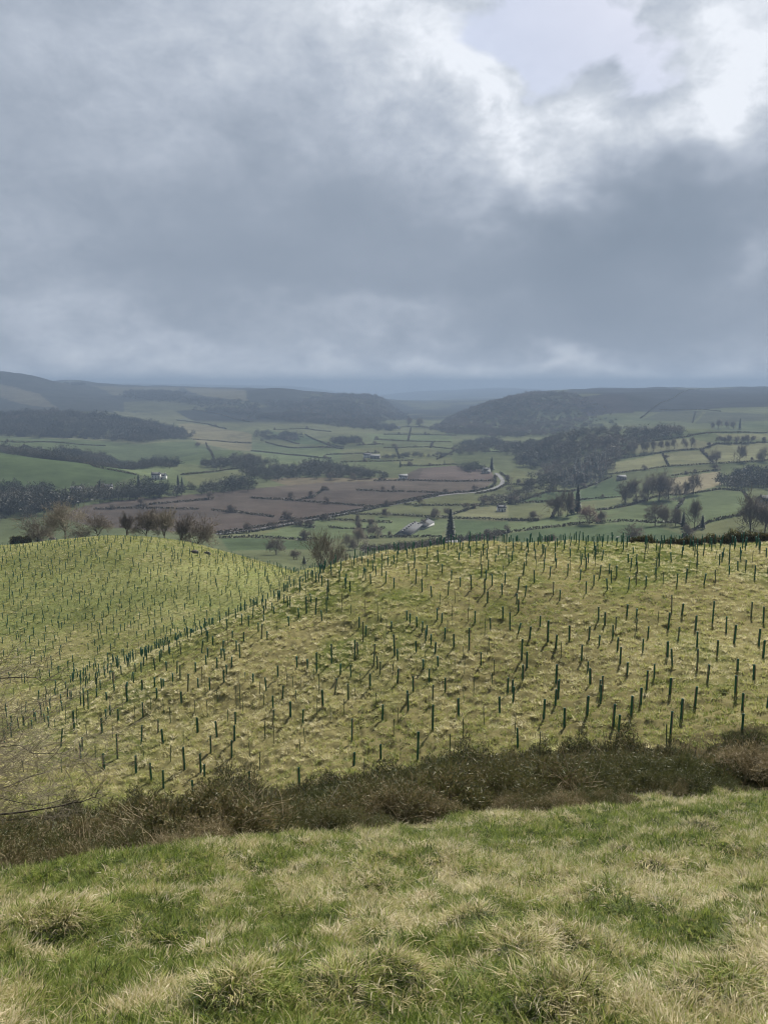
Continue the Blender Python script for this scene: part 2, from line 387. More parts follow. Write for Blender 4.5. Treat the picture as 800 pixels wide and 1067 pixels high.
# ------------------------------------------------------------------ ground sheet
def build_ground():
    t = np.linspace(-1, 1, 861); t = np.sign(t)*(.55*np.abs(t)+.45*np.abs(t)**2)*1.02
    ya = np.linspace(-14, 2.5, 34)[:-1]
    yb = np.exp(np.arange(np.log(2.5), np.log(17), .011))
    yc = np.exp(np.arange(np.log(17), np.log(215), .0052))
    yd = np.exp(np.arange(np.log(215), np.log(15800), .0072))
    ys = np.concatenate([ya, yb, yc, yd])
    Y = np.repeat(ys[:, None], len(t), 1)
    X = t[None]*np.where(ys > 8, ys+10, 18)[:, None]
    Z = H(X, Y)
    n0, n1 = X.shape
    x, y, z = X.ravel(), Y.ravel(), Z.ravel()
    C = np.empty((len(x), 3)); C[:] = (.10, .12, .05)
    var = fbm(x/300, y/420, 31, 3)
    far = y > 280
    base = np.array([.055, .075, .032])[None]*(1-var[:, None]) + np.array([.105, .105, .055])[None]*var[:, None]
    C[far] = base[far]
    hi = np.clip((z+70)/60, 0, 1)*(y > 1800)
    moor = np.array([.06, .055, .042]); C = C*(1-hi[:, None]*.6)+moor*hi[:, None]*.6
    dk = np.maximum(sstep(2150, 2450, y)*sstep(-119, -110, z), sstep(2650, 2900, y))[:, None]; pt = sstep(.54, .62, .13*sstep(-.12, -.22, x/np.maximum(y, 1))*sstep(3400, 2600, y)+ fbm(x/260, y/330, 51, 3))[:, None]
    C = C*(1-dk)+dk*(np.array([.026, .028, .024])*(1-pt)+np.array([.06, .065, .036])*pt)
    for P, c in FW:
        b = (y > P[:, 1].min()-1) & (y < P[:, 1].max()+1) & (x > P[:, 0].min()) & (x < P[:, 0].max())
        idx = np.nonzero(b)[0]
        k = idx[inpoly(x[idx], y[idx], P)]
        C[k] = np.array(c)
    lum = C[far].mean(1, keepdims=True); C[far] = (C[far]*.86+lum*.14)*1.04
    # near hill: straw and green sward, foreground: dark thatch
    nr = y <= 280
    m = fbm(x/3.5, y/6, 41, 4)*.5 + fbm(x/14, y/20, 43, 3)*.5
    s = sstep(.36, .62, m)[:, None]
    g = np.array([.085, .10, .03])*(1-s)+np.array([.17, .15, .07])*s
    lh = sstep(100, 140, y)[:, None]
    g = g*(1-lh*.7)+np.array([.16,.175,.07])*lh*.7
    C[nr] = g[nr]
    fgm = (y < 17); C[fgm] = np.array([.06, .075, .028])
    go = sstep(14, 18, y)*sstep(36, 32, y)
    C = C*(1-go[:, None])+np.array([.045, .038, .022])*go[:, None]
    i = np.arange(n0-1)[:, None]*n1+np.arange(n1-1)[None]
    F = np.stack([i, i+1, i+n1+1, i+n1], -1).reshape(-1, 4)
    m_, N, L = mk('ground_turf')
    at = N.new('ShaderNodeAttribute'); at.attribute_name = 'Cd'
    pos = N.new('ShaderNodeNewGeometry').outputs['Position']
    n1_ = noise(N, L, pos, .9, 5, .65); n2 = noise(N, L, pos, .06, 5, .6); n3 = noise(N, L, pos, 6, 3, .6)
    f = mth(N, L, 'ADD', mth(N, L, 'MULTIPLY', n1_, .7), mth(N, L, 'MULTIPLY', n2, 1.0))
    n4 = noise(N, L, pos, .011, 4, .6)
    f = mth(N, L, 'ADD', f, mth(N, L, 'MULTIPLY', mth(N, L, 'SUBTRACT', n4, .5), 1.4))
    f = mth(N, L, 'ADD', f, .2)
    cc = mixc(N, L, 1.0, at.outputs['Color'], f, 'MULTIPLY')
    d = N.new('ShaderNodeBsdfPrincipled'); L.new(cc, d.inputs['Base Color']); d.inputs['Roughness'].default_value = 1.0; d.inputs['Specular IOR Level'].default_value = 0.0
    b = N.new('ShaderNodeBump'); b.inputs['Strength'].default_value = .7; b.inputs['Distance'].default_value = .12
    L.new(mth(N, L, 'ADD', n1_, mth(N, L, 'MULTIPLY', n3, .3)), b.inputs['Height']); L.new(b.outputs[0], d.inputs['Normal'])
    o = N.new('ShaderNodeOutputMaterial'); L.new(d.outputs[0], o.inputs[0])
    me = mesh_np('ground', np.stack([x, y, z], 1), F, m_, {'Cd': C}, True)
    tag(link('ground', me), 'grassy hillsides running down to the patchwork valley floor', kind='structure')
build_ground()

# ------------------------------------------------------------------ instancing of uncountable stuff
def proto_col(name, meshes):
    c = bpy.data.collections.new(name)
    for i, me in enumerate(meshes):
        o = bpy.data.objects.new('%s_%02d' % (name, i), me); c.objects.link(o)
    return c
def scatter(name, label, pts, rot, scl, idx, tint, col, group=None):
    me = bpy.data.meshes.new(name); n = len(pts)
    me.vertices.add(n); me.vertices.foreach_set('co', np.asarray(pts, np.float32).ravel())
    for k, a, ty in (('rot', rot, 'FLOAT_VECTOR'), ('scl', scl, 'FLOAT_VECTOR')):
        q = me.attributes.new(k, ty, 'POINT'); q.data.foreach_set('vector', np.asarray(a, np.float32).ravel())
    q = me.attributes.new('idx', 'INT', 'POINT'); q.data.foreach_set('value', np.asarray(idx, np.int32))
    q = me.attributes.new('tint', 'FLOAT', 'POINT'); q.data.foreach_set('value', np.asarray(tint, np.float32))
    o = link(name, me)
    ng = bpy.data.node_groups.new(name+'_spread', 'GeometryNodeTree')
    ng.interface.new_socket('Geometry', in_out='INPUT', socket_type='NodeSocketGeometry')
    ng.interface.new_socket('Geometry', in_out='OUTPUT', socket_type='NodeSocketGeometry')
    N, L = ng.nodes, ng.links
    gi = N.new('NodeGroupInput'); go = N.new('NodeGroupOutput')
    ip = N.new('GeometryNodeInstanceOnPoints'); ci = N.new('GeometryNodeCollectionInfo')
    ci.inputs['Collection'].default_value = col; ci.inputs['Separate Children'].default_value = True; ci.inputs['Reset Children'].default_value = True
    def na(nm, dt):
        q = N.new('GeometryNodeInputNamedAttribute'); q.data_type = dt; q.inputs['Name'].default_value = nm; return q.outputs['Attribute']
    e2r = N.new('FunctionNodeEulerToRotation')
    L.new(na('rot', 'FLOAT_VECTOR'), e2r.inputs[0])
    L.new(gi.outputs[0], ip.inputs['Points']); L.new(ci.outputs[0], ip.inputs['Instance'])
    ip.inputs['Pick Instance'].default_value = True
    L.new(na('idx', 'INT'), ip.inputs['Instance Index']); L.new(e2r.outputs[0], ip.inputs['Rotation']); L.new(na('scl', 'FLOAT_VECTOR'), ip.inputs['Scale'])
    L.new(ip.outputs[0], go.inputs[0])
    md = o.modifiers.new('spread', 'NODES'); md.node_group = ng
    tag(o, label, None, group, 'stuff')
    return o

def tuft(n, hmin, hmax, rad, droop, wid, seg=3, lean=.3, seed=0, t0=0., t1=1.):
    r = np.random.default_rng(seed)
    V = []; F = []; A = []; c = 0
    for b in range(n):
        a = r.uniform(0, 2*pi); rr = rad*math.sqrt(r.uniform(0, 1)); p = np.array([rr*cos(a), rr*sin(a), -.02])
        a2 = a+r.normal(0, .9); L_ = r.uniform(hmin, hmax); th = abs(r.normal(0, lean))+.05; dr = r.uniform(.3, 1)*droop
        w = wid*r.uniform(.6, 1.3); sd = np.array([-sin(a2+r.normal(0,.5)), cos(a2), 0])
        v = r.uniform(t0, t1)
        for k in range(seg+1):
            ww = w*(1-(k/seg)**1.5)*.5
            if k < seg:
                V += [p-sd*ww, p+sd*ww]; A += [v, v]
            else: V += [p.copy()]; A += [v]
            p = p+np.array([cos(a2)*sin(th), sin(a2)*sin(th), cos(th)])*L_/seg
            th = min(th+dr, 2.0)
        for k in range(seg-1): F.append([c+2*k, c+2*k+1, c+2*k+3, c+2*k+2])
        F.append([c+2*seg-2, c+2*seg-1, c+2*seg, c+2*seg]); c += 2*seg+1
    q = [f for f in F if f[2] != f[3]]; t3 = [f[:3] for f in F if f[2] == f[3]]
    return np.array(V), [np.array(t3)]+([np.array(q)] if q else []), np.array(A)
def tuft_mesh(name, mat, *a, **k):
    V, F, A = tuft(*a, **k); return mesh_np(name, V, F, mat, {'bt': A})

# foreground sward
def foreground():
    P = []
    for s in range(4): P.append(tuft_mesh('blade_tuft', M['grass'], 34, .045, .115, .085, .55, .0072, 3, .55, seed=s, t0=0, t1=.75))        # green short
    for s in range(4): P.append(tuft_mesh('blade_tuft', M['grass'], 28, .06, .145, .06, 1.0, .0056, 4, .8, seed=20+s, t0=.2, t1=1))      # straw arching
    for s in range(3): P.append(tuft_mesh('blade_tuft', M['grass'], 28, .06, .15, .10, .5, .0054, 3, 1.2, seed=40+s, t0=.2, t1=1))      # flattened thatch
    for s in range(2): P.append(tuft_mesh('blade_tuft', M['grass'], 16, .16, .32, .05, .35, .0032, 4, .3, seed=50+s, t0=.4, t1=1))      # tall dry stems
    for i, me in enumerate(P): pass
    col = proto_col('turf', P)
    n = 104000
    y = 1.7*np.exp(rng.uniform(0, 1, n)*np.log(17.5/1.7))
    x = rng.uniform(-1, 1, n)*(.66*y+3.2)
    # big straw/green patches and small tussocks
    m = fbm(x/1.6+9, y/1.1, 61, 3)*.5+fbm(x/.42, y/.33, 63, 2)*.5
    band = np.exp(-((y-(7.+.32*x))/2.3)**2)*.10 + sstep(10, 14, y)*.06
    straw = sstep(.53, .60, m+band-.02)*.9+.06
    r = rng.uniform(0, 1, n)
    idx = np.where(r < straw*.7, rng.integers(4, 11, n), rng.integers(0, 4, n))
    idx = np.where((straw > .5) & (rng.uniform(0, 1, n) < .02), rng.integers(11, 13, n), idx)
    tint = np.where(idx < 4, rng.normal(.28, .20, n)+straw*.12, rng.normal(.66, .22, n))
    sc = rng.uniform(.7, 1.25, n)*(.78+.035*y)*(1-.25*(idx < 4)*(y < 7))
    px_, py_, t_ = [x], [y], [tint]; I = [idx]; S = [sc]
    for tx, ty, rr, hh in _tw:         # tussocks: long arching straw crown
        k = 70; a = rng.uniform(0, 2*pi, k); q = rr*.8*np.sqrt(rng.uniform(0, 1, k))
        px_.append(tx+q*np.cos(a)); py_.append(ty+q*np.sin(a)); I.append(rng.integers(4, 8, k)); t_.append(rng.normal(.6, .14, k)); S.append(rng.uniform(.9, 1.5, k))
        k = 40; px_.append(tx+rng.normal(0, rr*.45, k)); py_.append(ty-rr*.75+rng.normal(0, rr*.18, k)); I.append(rng.integers(4, 8, k)); t_.append(np.full(k, -.5)); S.append(rng.uniform(.7, 1.1, k))  # darkest tint on the near-side tufts: backlit shade put into their colour
    k0 = 800; tx = rng.uniform(-1, 1, k0); ty = rng.uniform(3.2, 16, k0); tx = tx*(.6*ty+1)
    for a_, b_ in zip(tx, ty):
        k = rng.integers(6, 20); a = rng.uniform(0, 2*pi, k); q = rng.uniform(.05, .16)*np.sqrt(rng.uniform(0, 1, k)); base = rng.choice([.05, .15, .35, .6, .8, .95])
        px_.append(a_+q*np.cos(a)); py_.append(b_+q*np.sin(a)); I.append(rng.integers(4, 8, k)); t_.append(rng.normal(base, .1, k)); S.append(rng.uniform(.8, 1.35, k))
    x = np.concatenate(px_); y = np.concatenate(py_); idx = np.concatenate(I); tint = np.clip(np.concatenate(t_), -.3, 1); sc = np.concatenate(S)
    # thin out beyond the brow, where the scrub begins
    z = H(x, y); n = len(x)
    rot = np.stack([rng.normal(0, .12, n)-.18, rng.normal(0, .15, n), rng.uniform(0, 2*pi, n)], 1)
    rot[idx >= 4] += np.array([.0, -.25, 0])
    scl = np.stack([sc, sc, sc*rng.uniform(.55, 1.0, n)], 1)
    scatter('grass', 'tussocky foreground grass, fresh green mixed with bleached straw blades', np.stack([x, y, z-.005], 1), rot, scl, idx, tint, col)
foreground()

# tussocky sward on the planted hill
def hill_grass():
    P = []
    for s in range(5): P.append(tuft_mesh('clump', M['hillgrass'], 34, .16, .34, .16, .5, .03, 2, .95, seed=70+s, t0=.1, t1=1))
    for s in range(3): P.append(tuft_mesh('clump', M['hillgrass'], 26, .10, .2, .2, .4, .035, 2, .7, seed=80+s, t0=0, t1=.8))
    col = proto_col('sward', P)
    n = 40000
    y = rng.uniform(31, 112, n); x = rng.uniform(-1, 1, n)*(.62*y+4)
    n2 = 46000
    y2 = rng.uniform(100, 240, n2); x2 = rng.uniform(-.72, .02, n2)*y2
    x = np.concatenate([x, x2]); y = np.concatenate([y, y2]); n = len(x)
    z = H(x, y)
    m = fbm(x/1.3, y/1.0, 91, 3)*.45+fbm(x/9, y/12, 93, 3)*.55
    # the straw patch on the left shoulder and along the ridge edge
    m = m + .34*np.exp(-((x+14)/14)**2-((y-57)/9)**2) + .16*np.exp(-((y-(84+.25*(x+12)))/6)**2)*sstep(0, -8, x)*sstep(-45, -36, x) + .05*sstep(85, 110, y)*sstep(-5,-40,x)*0
    m = m + .10*sstep(66, 88, y)*(y < 112) - .09*np.exp(-((x+16)/14)**2-((y-72)/7)**2)
    m = m*(1-.6*sstep(105, 140, y)) + .47*.6*sstep(105, 140, y)
    m = m - .12*sstep(47, 38, y)
    s = sstep(.36, .62, m)
    tint = np.clip(.27+.45*s+rng.normal(0, .17, n), 0, 1)
    idx = np.where(rng.uniform(0, 1, n) < .25+.65*s, rng.integers(0, 5, n), rng.integers(5, 8, n))
    sc = rng.uniform(.6, 1.4, n)*(1.08+.3*sstep(90, 200, y))
    rot = np.stack([rng.normal(0, .1, n), rng.normal(0, .1, n), rng.uniform(0, 2*pi, n)], 1)
    scatter('hill_grass', 'tufted yellow and green grass covering the planted hillside', np.stack([x, y, z-.03], 1), rot, np.stack([sc, sc, sc*.8], 1), idx, tint, col)
hill_grass()

# ------------------------------------------------------------------ gorse / bracken thicket
def sprigs(n, rx, rz, ln, wd, seed, t0=0, t1=1, lump=1., upb=.3):
    r = np.random.default_rng(seed)
    d = r.normal(size=(n, 3)); d[:, 2] = np.abs(d[:, 2])*1.1-.25; d /= np.linalg.norm(d, axis=1)[:, None]
    q = r.uniform(.45, 1, n)**.5
    P = d*q[:, None]*np.array([rx, rx, rz])[None]
    P *= (1+lump*(.28*np.sin(d[:, :1]*5+seed)+.2*np.sin(d[:, 1:2]*7+2*seed)))
    P[:, 2] = np.abs(P[:, 2])
    dr = d*.9+r.normal(size=(n, 3))*.75+np.array([0, 0, upb]); dr /= np.linalg.norm(dr, axis=1)[:, None]
    L_ = ln*r.uniform(.5, 1.4, n)
    sd = np.cross(dr, r.normal(size=(n, 3))); sd /= np.linalg.norm(sd, axis=1)[:, None]
    w = wd*r.uniform(.6, 1.4, n)
    a = P-sd*w[:, None]*.5; b = P+sd*w[:, None]*.5; c = P+dr*L_[:, None]
    V = np.stack([a, b, c], 1).reshape(-1, 3)
    F = np.arange(3*n).reshape(-1, 3)
    A = np.repeat(r.uniform(t0, t1, n), 3)
    return V, F, A
def thicket():
    P = []
    for s in range(6):
        V, F, A = sprigs(800, .6, .62, .13, .030, 100+s, upb=.15); P.append(mesh_np('scrub', V, [F], M['gorse'], {'bt': A}))
    for s in range(3):
        m = MB()
        r = np.random.default_rng(200+s)
        for k in range(26):            # bare arching stems
            p = np.array([r.normal(0, .25), r.normal(0, .25), 0]); d = np.array([r.normal(0, .5), r.normal(0, .5), 1.]); pts = [p]
            for q in range(4):
                d = d/np.linalg.norm(d); p = p+d*r.uniform(.15, .3); pts.append(p); d = d+np.array([r.normal(0, .3), r.normal(0, .3), -.18])
            m.tube(pts, np.linspace(.012, .004, 5), 3, a=r.uniform(.6, 1), cap=False)
        P.append(m.mesh('stems', M['gorse']))
    col = proto_col('thick', P)
    n = 7600
    y = rng.uniform(8.5, 38, n); x = rng.uniform(-1, 1, n)*(.64*y+3)
    u = x/y
    # brow line (near edge) and far edge of the thicket, in metres
    pxs = np.array([-300, 0, 100, 200, 260, 330, 400, 500, 600, 700, 800, 1100])
    near = np.interp(400+u*760, pxs, [8.4, 9.0, 9.6, 10.4, 11.6, 12.4, 13.0, 14.4, 15.2, 16.4, 17.4, 19])
    farr = np.interp(400+u*760, pxs, [34, 33.5, 33.5, 34.5, 33.5, 33.5, 34.5, 34.5, 34.5, 33, 33.5, 33])
    # gorse must not rise above its photographed crest: keep plants low where the slope falls towards the eye
    keep = (y > near+(fbm(x/2, y/2, 5, 2)-.5)*2.2) & (y < farr+(fbm(x/3, y*0, 8, 2)-.5)*3)
    x, y = x[keep], y[keep]; n = len(x); z = H(x, y); u = x/y
    top_py = np.interp(400+u*760, pxs, [862, 852, 842, 826, 828, 815, 800, 789, 782, 784, 777, 775])
    sl = np.array([slope_of(p) for p in top_py])
    room = sl*y - z                      # height that reaches the crest line
    nn = np.interp(400+u*760, pxs, [8.4, 9.0, 9.6, 10.4, 11.6, 12.4, 13.0, 14.4, 15.2, 16.4, 17.4, 19])
    # separate rounded bushes, each a dome of sprigs with its own colour and height
    sel = rng.permutation(n)[:440]
    bx, by, brm, bn = x[sel], y[sel], room[sel], (y-nn)[sel]
    bh = np.clip(np.minimum(brm*rng.uniform(.7, 1.08, 440), rng.uniform(.5, 1.7, 440)), .3, 2.0)*(.5+.5*sstep(0, 2.5, bn))
    bR = bh*rng.uniform(.85, 1.3, 440)+.3
    bt = np.clip(rng.choice([.08, .2, .38, .5, .6, .78], 440)+(fbm(bx/5, by/5, 15, 2)-.5)*.8, 0, 1)
    k = 28
    a_ = rng.uniform(0, 2*pi, (440, k)); q = np.sqrt(rng.uniform(0, 1, (440, k)))
    x = (bx[:, None]+bR[:, None]*q*np.cos(a_)).ravel(); y = (by[:, None]+bR[:, None]*q*np.sin(a_)).ravel()
    top = bh[:, None]*np.sqrt(1-.85*q**2)*rng.uniform(.75, 1.05, (440, k)); cs_ = np.clip(bh[:, None]*.42, .2, .6)*rng.uniform(.7, 1.2, (440, k))
    n = x.size; sc = cs_.ravel()/.62; z = H(x, y)+np.maximum(top.ravel()-cs_.ravel()*.9, 0)
    sxy = sc*1.05
    idx = np.where(rng.uniform(0, 1, n) < .17, rng.integers(6, 9, n), rng.integers(0, 6, n))
    tint = np.clip(np.repeat(bt, k)+rng.normal(0, .09, n)+(idx >= 6)*.35, 0, 1)
    rot = np.stack([rng.normal(0, .25, n), rng.normal(0, .25, n), rng.uniform(0, 2*pi, n)], 1)
    scatter('gorse_thicket', 'dense brown and olive scrub of gorse and dead bracken filling the gully', np.stack([x, y, z-.08], 1), rot, np.stack([sxy, sxy, sc], 1), idx, tint, col)
thicket()
def gorse_bush(px, py_base, D, wpx, hpx, label, seed, group=None, top=None):
    b = pin(px, D) if D else hit(px, py_base)
    y = b[1]; w = wpx*y/FPX; h = hpx*y/FPX
    if top: h = max(.6, slope_of(top)*y-b[2]); w = max(w, 1.5*h)
    o = empty('gorse_bush', b+np.array([0, 0, -.05]))
    n = int(np.clip(6000*w*h/(max(1, y/28)**1.3), 700, 36000)); ln = .12*max(1, y/45); wd = .028*max(1, y/45)
    k = max(2, int(w/h*2.2)); VV = []; FF = []; AA = []; c = 0
    r = np.random.default_rng(seed)
    for i in range(k):
        s = r.uniform(.7, 1.08)*(1-.35*abs((i+.5)/k*2-1)**2); ws = max(w/k*1.4, h*.95)
        V, F, A = sprigs(n//k, ws*.5, h*s*1.06, ln, wd, seed+i, lump=.6)
        V = V+np.array([((i+.5)/k*w-w/2)*(1-.4*ws/w)+r.normal(0, .08*w/k), r.normal(0, h*.15), 0]); VV.append(V); FF.append(F+c); AA.append(A); c += len(V)
    link('foliage', mesh_np('foliage', np.concatenate(VV), [np.concatenate(FF)], M['gorse_own'], {'bt': np.concatenate(AA)}), o)
    m = MB()
    for i in range(12):
        a = r.uniform(0, 2*pi); e = np.array([cos(a)*w*.35, sin(a)*w*.35, h*.75])
        m.tube([np.zeros(3), e*.5+r.normal(0, .05, 3), e], [.03, .02, .008], 4, a=.3, cap=False)
    link('stems', m.mesh('stems', M['twig']), o)
    tag(o, label, 'gorse bush', group)
gb = 'gorse bushes in the gully thicket'
gorse_bush(655, 0, 27.5, 92, 62, 'dark rounded gorse bush standing highest at the right end of the scrub', 301, gb, top=760)
gorse_bush(795, 0, 28, 90, 58, 'gorse bush cut by the right photo edge above the scrub', 311, gb, top=768)
gorse_bush(225, 0, 30, 62, 44, 'small olive gorse bush poking up at the left top of the scrub', 321, gb, top=806)
gorse_bush(372, 0, 30, 52, 52, 'gorse bush with dark green top below the centre of the planted field', 331, gb, top=790)
gorse_bush(505, 0, 27, 130, 58, 'wide brown-green gorse bush in the middle of the scrub band', 341, gb, top=783)
gorse_bush(575, 0, 29, 80, 50, 'gorse bush between the wide middle one and the dark rounded one', 351, gb, top=777)
gorse_bush(435, 0, 25, 95, 52, 'brownish gorse bush left of the wide middle bush', 361, gb, top=787)
gorse_bush(285, 0, 24, 110, 50, 'low spreading gorse bush on the left half of the scrub', 371, gb, top=817)
for i, (px, D, w, tp, lb) in enumerate([(60,30,70,838,'low olive gorse bush near the left edge beneath the hawthorn twigs'),(140,31,60,830,'olive gorse bush between the left edge and the first tall bush'),(328,31,60,812,'round gorse bush left of the one with a dark green top'),
        (472,29,70,785,'gorse bush just left of the wide middle bush'),(545,30,60,779,'small round gorse bush right of the wide middle bush'),(620,29,60,771,'gorse bush tucked against the left of the highest bush'),(703,29,70,777,'broad gorse bush right of the highest bush')]):
    gorse_bush(px, 0, D, w, 50, lb, 440+i*9, gb, top=tp)
gorse_bush(740, 0, 24, 110, 40, 'low brown gorse bush in front of the two right-hand bushes', 381, gb, top=784)
gc = 'dark gorse bushes along the hill crest'
for i, (px, w, top, lb) in enumerate([(672,24,556.5,'dark rounded gorse bush at the left end of the crest line'),(703,26,560.5,'low dark gorse bush on the crest beside the rounded one'),(724,30,558.5,'dark gorse bush on the crest, middle of the line'),
        (745,28,557.5,'dark gorse bush on the crest left of the widest one'),(770,42,553.5,'widest and tallest dark gorse bush on the crest'),(797,34,554.5,'dark gorse bush on the crest at the right photo edge'),(688,20,563,'smallest gorse bush on the crest between two larger ones')]):
    gorse_bush(px, 0, 94.5, w, 10, lb, 400+i*7, gc, top)

# bleached dead branches
def branch_obj(name, pts, r0, r1, mat, label, cat, group=None, forks=0, seed=0):
    r = np.random.default_rng(seed); m = MB(); pts = np.array(pts); o0 = pts[0].copy()
    t = np.linspace(0, 1, 14); P = np.stack([np.interp(t, np.linspace(0, 1, len(pts)), pts[:, i]) for i in range(3)], 1)-o0
    P[1:-1] += r.normal(0, .02, (12, 3))
    m.tube(P, np.linspace(r0, r1, 14), 6, a=.7)
    for k in range(forks):
        i = r.integers(3, 12); d = P[min(i+1, 13)]-P[i]; d = d/np.linalg.norm(d)+r.normal(0, .7, 3); q = P[i]
        m.tube([q, q+d*.15, q+d*.3+r.normal(0, .04, 3)], [r1*1.6, r1, r1*.5], 4, a=.9)
    tag(link(name, m.mesh(name, mat), None, o0), label, cat, group)
def at_dist(px, py, D): return np.array([ratio_of(px, py)*D, D, slope_of(py)*D])
dg = 'bleached dead branches lying over the scrub'
for i, (pts, D, lb) in enumerate([([(700,808),(722,817),(745,826)],20,'long pale dead branch slanting down over the scrub on the right'),
        ([(552,823),(570,827),(588,834)],19,'pale dead branch arching right of the middle of the scrub'),
        ([(597,833),(610,840),(622,846)],18,'short pale stick slanting at the lower edge of the scrub'),
        ([(497,833),(510,838),(530,842)],17,'pale dead branch low in the scrub near its middle'),
        ([(737,835),(746,829),(750,838)],18.5,'bent bleached stick at the grass edge on the right'),
        ([(325,875),(335,860),(332,850)],14,'forked pale twig standing up at the left grass edge'),
        ([(600,815),(625,824),(660,829)],20,'thin pale branch below the dark rounded gorse bush'),
        ([(655,803),(680,812),(735,814)],21.5,'pale dead branch lying nearly level at the foot of the gorse')]):
    branch_obj('dead_branch', [at_dist(a, b, D) for a, b in pts], .013, .005, M['deadwood'], lb, 'branch', dg, 4, i)
b = at_dist(662, 842, 17.3); branch_obj('marker_stick', [b, b+np.array([.0,0,.3]), b+np.array([0.0, 0, .52])], .016, .014, M['deadwood'], 'thin upright pale stick standing where scrub meets foreground grass', 'stick')
# crumpled pale bag
r_ = np.random.default_rng(3)
m = MB(); a_ = np.linspace(0, 2*pi, 13)[:-1]; rings = []
for k, (rr, zz) in enumerate([(.05,.0),(.15,.02),(.16,.09),(.12,.16),(.06,.22),(.01,.24)]):
    rings.append(np.stack([rr*np.cos(a_)*(1+r_.normal(0,.16,12)), rr*np.sin(a_)*(1+r_.normal(0,.16,12)), zz+r_.normal(0,.012,12)], 1))
F = [[i*12+j, i*12+(j+1)%12, (i+1)*12+(j+1)%12, (i+1)*12+j] for i in range(5) for j in range(12)]
m.add(np.concatenate(rings), F)
b = at_dist(669, 846, 17)
tag(link('plastic_bag', m.mesh('plastic_bag', plain('bag_film', (.55,.66,.64), .4, .2, 5, transl=.3)), None, b), 'small pale blue-white crumpled bag beside the thin upright stick', 'bag')

# ------------------------------------------------------------------ tree guards
def guard_meshes():
    out = []
    for thick in (True, False):
        m = MB(); n = 10; r = .058 if thick else .024; h = 1.0
        an = np.arange(n)*2*pi/n
        prof = [(r*1.04, 0), (r, .03), (r*.97, .5), (r, .96), (r*1.16, 1.0), (r*1.05, .995), (r*.85, .96), (r*.85, .85)]
        V = np.concatenate([np.stack([q*np.cos(an), q*np.sin(an), np.full(n, z)], 1) for q, z in prof])
        F = [[i*n+j, i*n+(j+1) % n, (i+1)*n+(j+1) % n, (i+1)*n+j] for i in range(len(prof)-1) for j in range(n)]
        m.add(V, F)
        t = m.mesh('plastic_tube', M['tube'] if thick else M['tube_thin'], True)
        s = MB()
        if thick: s.box((r+.018, 0, .46), (.032, .032, 1.02)); s.box((0, r*.6, .72), (r*2.2, .006, .018)); s.box((0, r*.6, .3), (r*2.2, .006, .018))
        else: s.tube([(r+.004, 0, -.05), (r+.006, .004, .6), (r+.01, .0, 1.12)], .008, 5)
        out.append((t, s.mesh('stake', M['stake'])))
    return out
GM = guard_meshes()
C5 = "437,367,445;567,378,460;633,408,492;683,436,522;771,340,445;491,280,398;345,300,370;338,330,398;590,250,342;312,192,280;427,225,290;444,190,240;495,188,245;660,230,292;681,270,335;175,160,222;206,218,268;188,212,250;255,265,350;369,105,198;532,85,162;757,115,170;597,160,225;400,340,405,t;711,335,412,t;565,160,270,t;470,240,312,t;322,175,260,t;765,275,340,t;240,178,220,t;60,100,150,t;97,215,275,t;135,235,275;150,205,245;75,150,180,t;195,95,130;214,135,168,t;242,100,140,t;276,75,112;300,115,152;404,105,148;447,118,160;478,85,125;512,145,200,t;460,170,220;655,100,148;683,65,110;722,40,85;630,140,195,t;600,335,395,t;100,420,455,t;258,395,460,t;365,250,315,t;232,230,280,t;275,150,260,t;310,90,120,t;565,0,40;752,5,68;645,55,100;675,60,110;783,40,120;712,175,250,t;684,140,215,t"
C6 = "39,368,460;53,415,475;79,297,375;104,236,308;24,222,290;167,314,394;178,255,325;183,198,262;241,440,530;448,425,512;244,322,408,t;283,362,448,t;305,235,318,t;338,132,190;338,190,258;412,156,226;462,187,260;453,310,385,t;471,258,335,t;340,258,345,t;578,175,245,t;635,145,212,t;666,225,332;788,330,402;675,395,430;547,105,182;595,60,132;652,82,152;682,100,168,t;793,165,245;378,90,150;361,70,130,t;358,8,65;398,15,90,t;506,20,70,t;618,0,50;662,5,58;743,40,105;703,40,90,t;201,80,165,t;135,25,82;256,40,92;283,75,132,t;310,55,115;435,115,160,t;522,140,215,t;765,120,195,t;13,150,210,t;66,150,225,t;150,190,245,t;213,150,205,t;57,85,140,t;27,60,108;108,105,165,t;75,55,115;223,35,82,t;422,45,105,t;452,65,122,t;530,40,130,t;186,85,190,t;300,120,178,t;5,480,545"
C7 = "140,255,410;274,285,388,t;203,85,160;203,165,278;331,225,315,t;311,140,230;39,225,310,t;58,180,262,t;101,120,198;95,120,165;121,50,120;254,55,125;374,60,138,t;416,172,262,t;482,132,215;515,55,135;536,92,170;544,205,302,t;557,262,355;650,285,348,t;664,143,235;713,103,180;725,65,150;750,180,270;332,90,165,t;187,18,82;55,20,85;451,45,90,t;578,0,75;715,0,90;35,0,62,t;225,0,18;294,0,28,t;163,0,30"
C8 = "690,118,200;690,200,292;392,190,300;376,245,360,t;435,140,245;176,208,290;155,162,270;46,128,222;101,82,170;110,48,128;228,130,225;268,95,185;292,25,115;388,55,132;494,90,188;662,45,132;57,15,95;48,0,42;545,0,88;738,0,70;325,0,70;213,0,50;672,0,38;795,85,190"
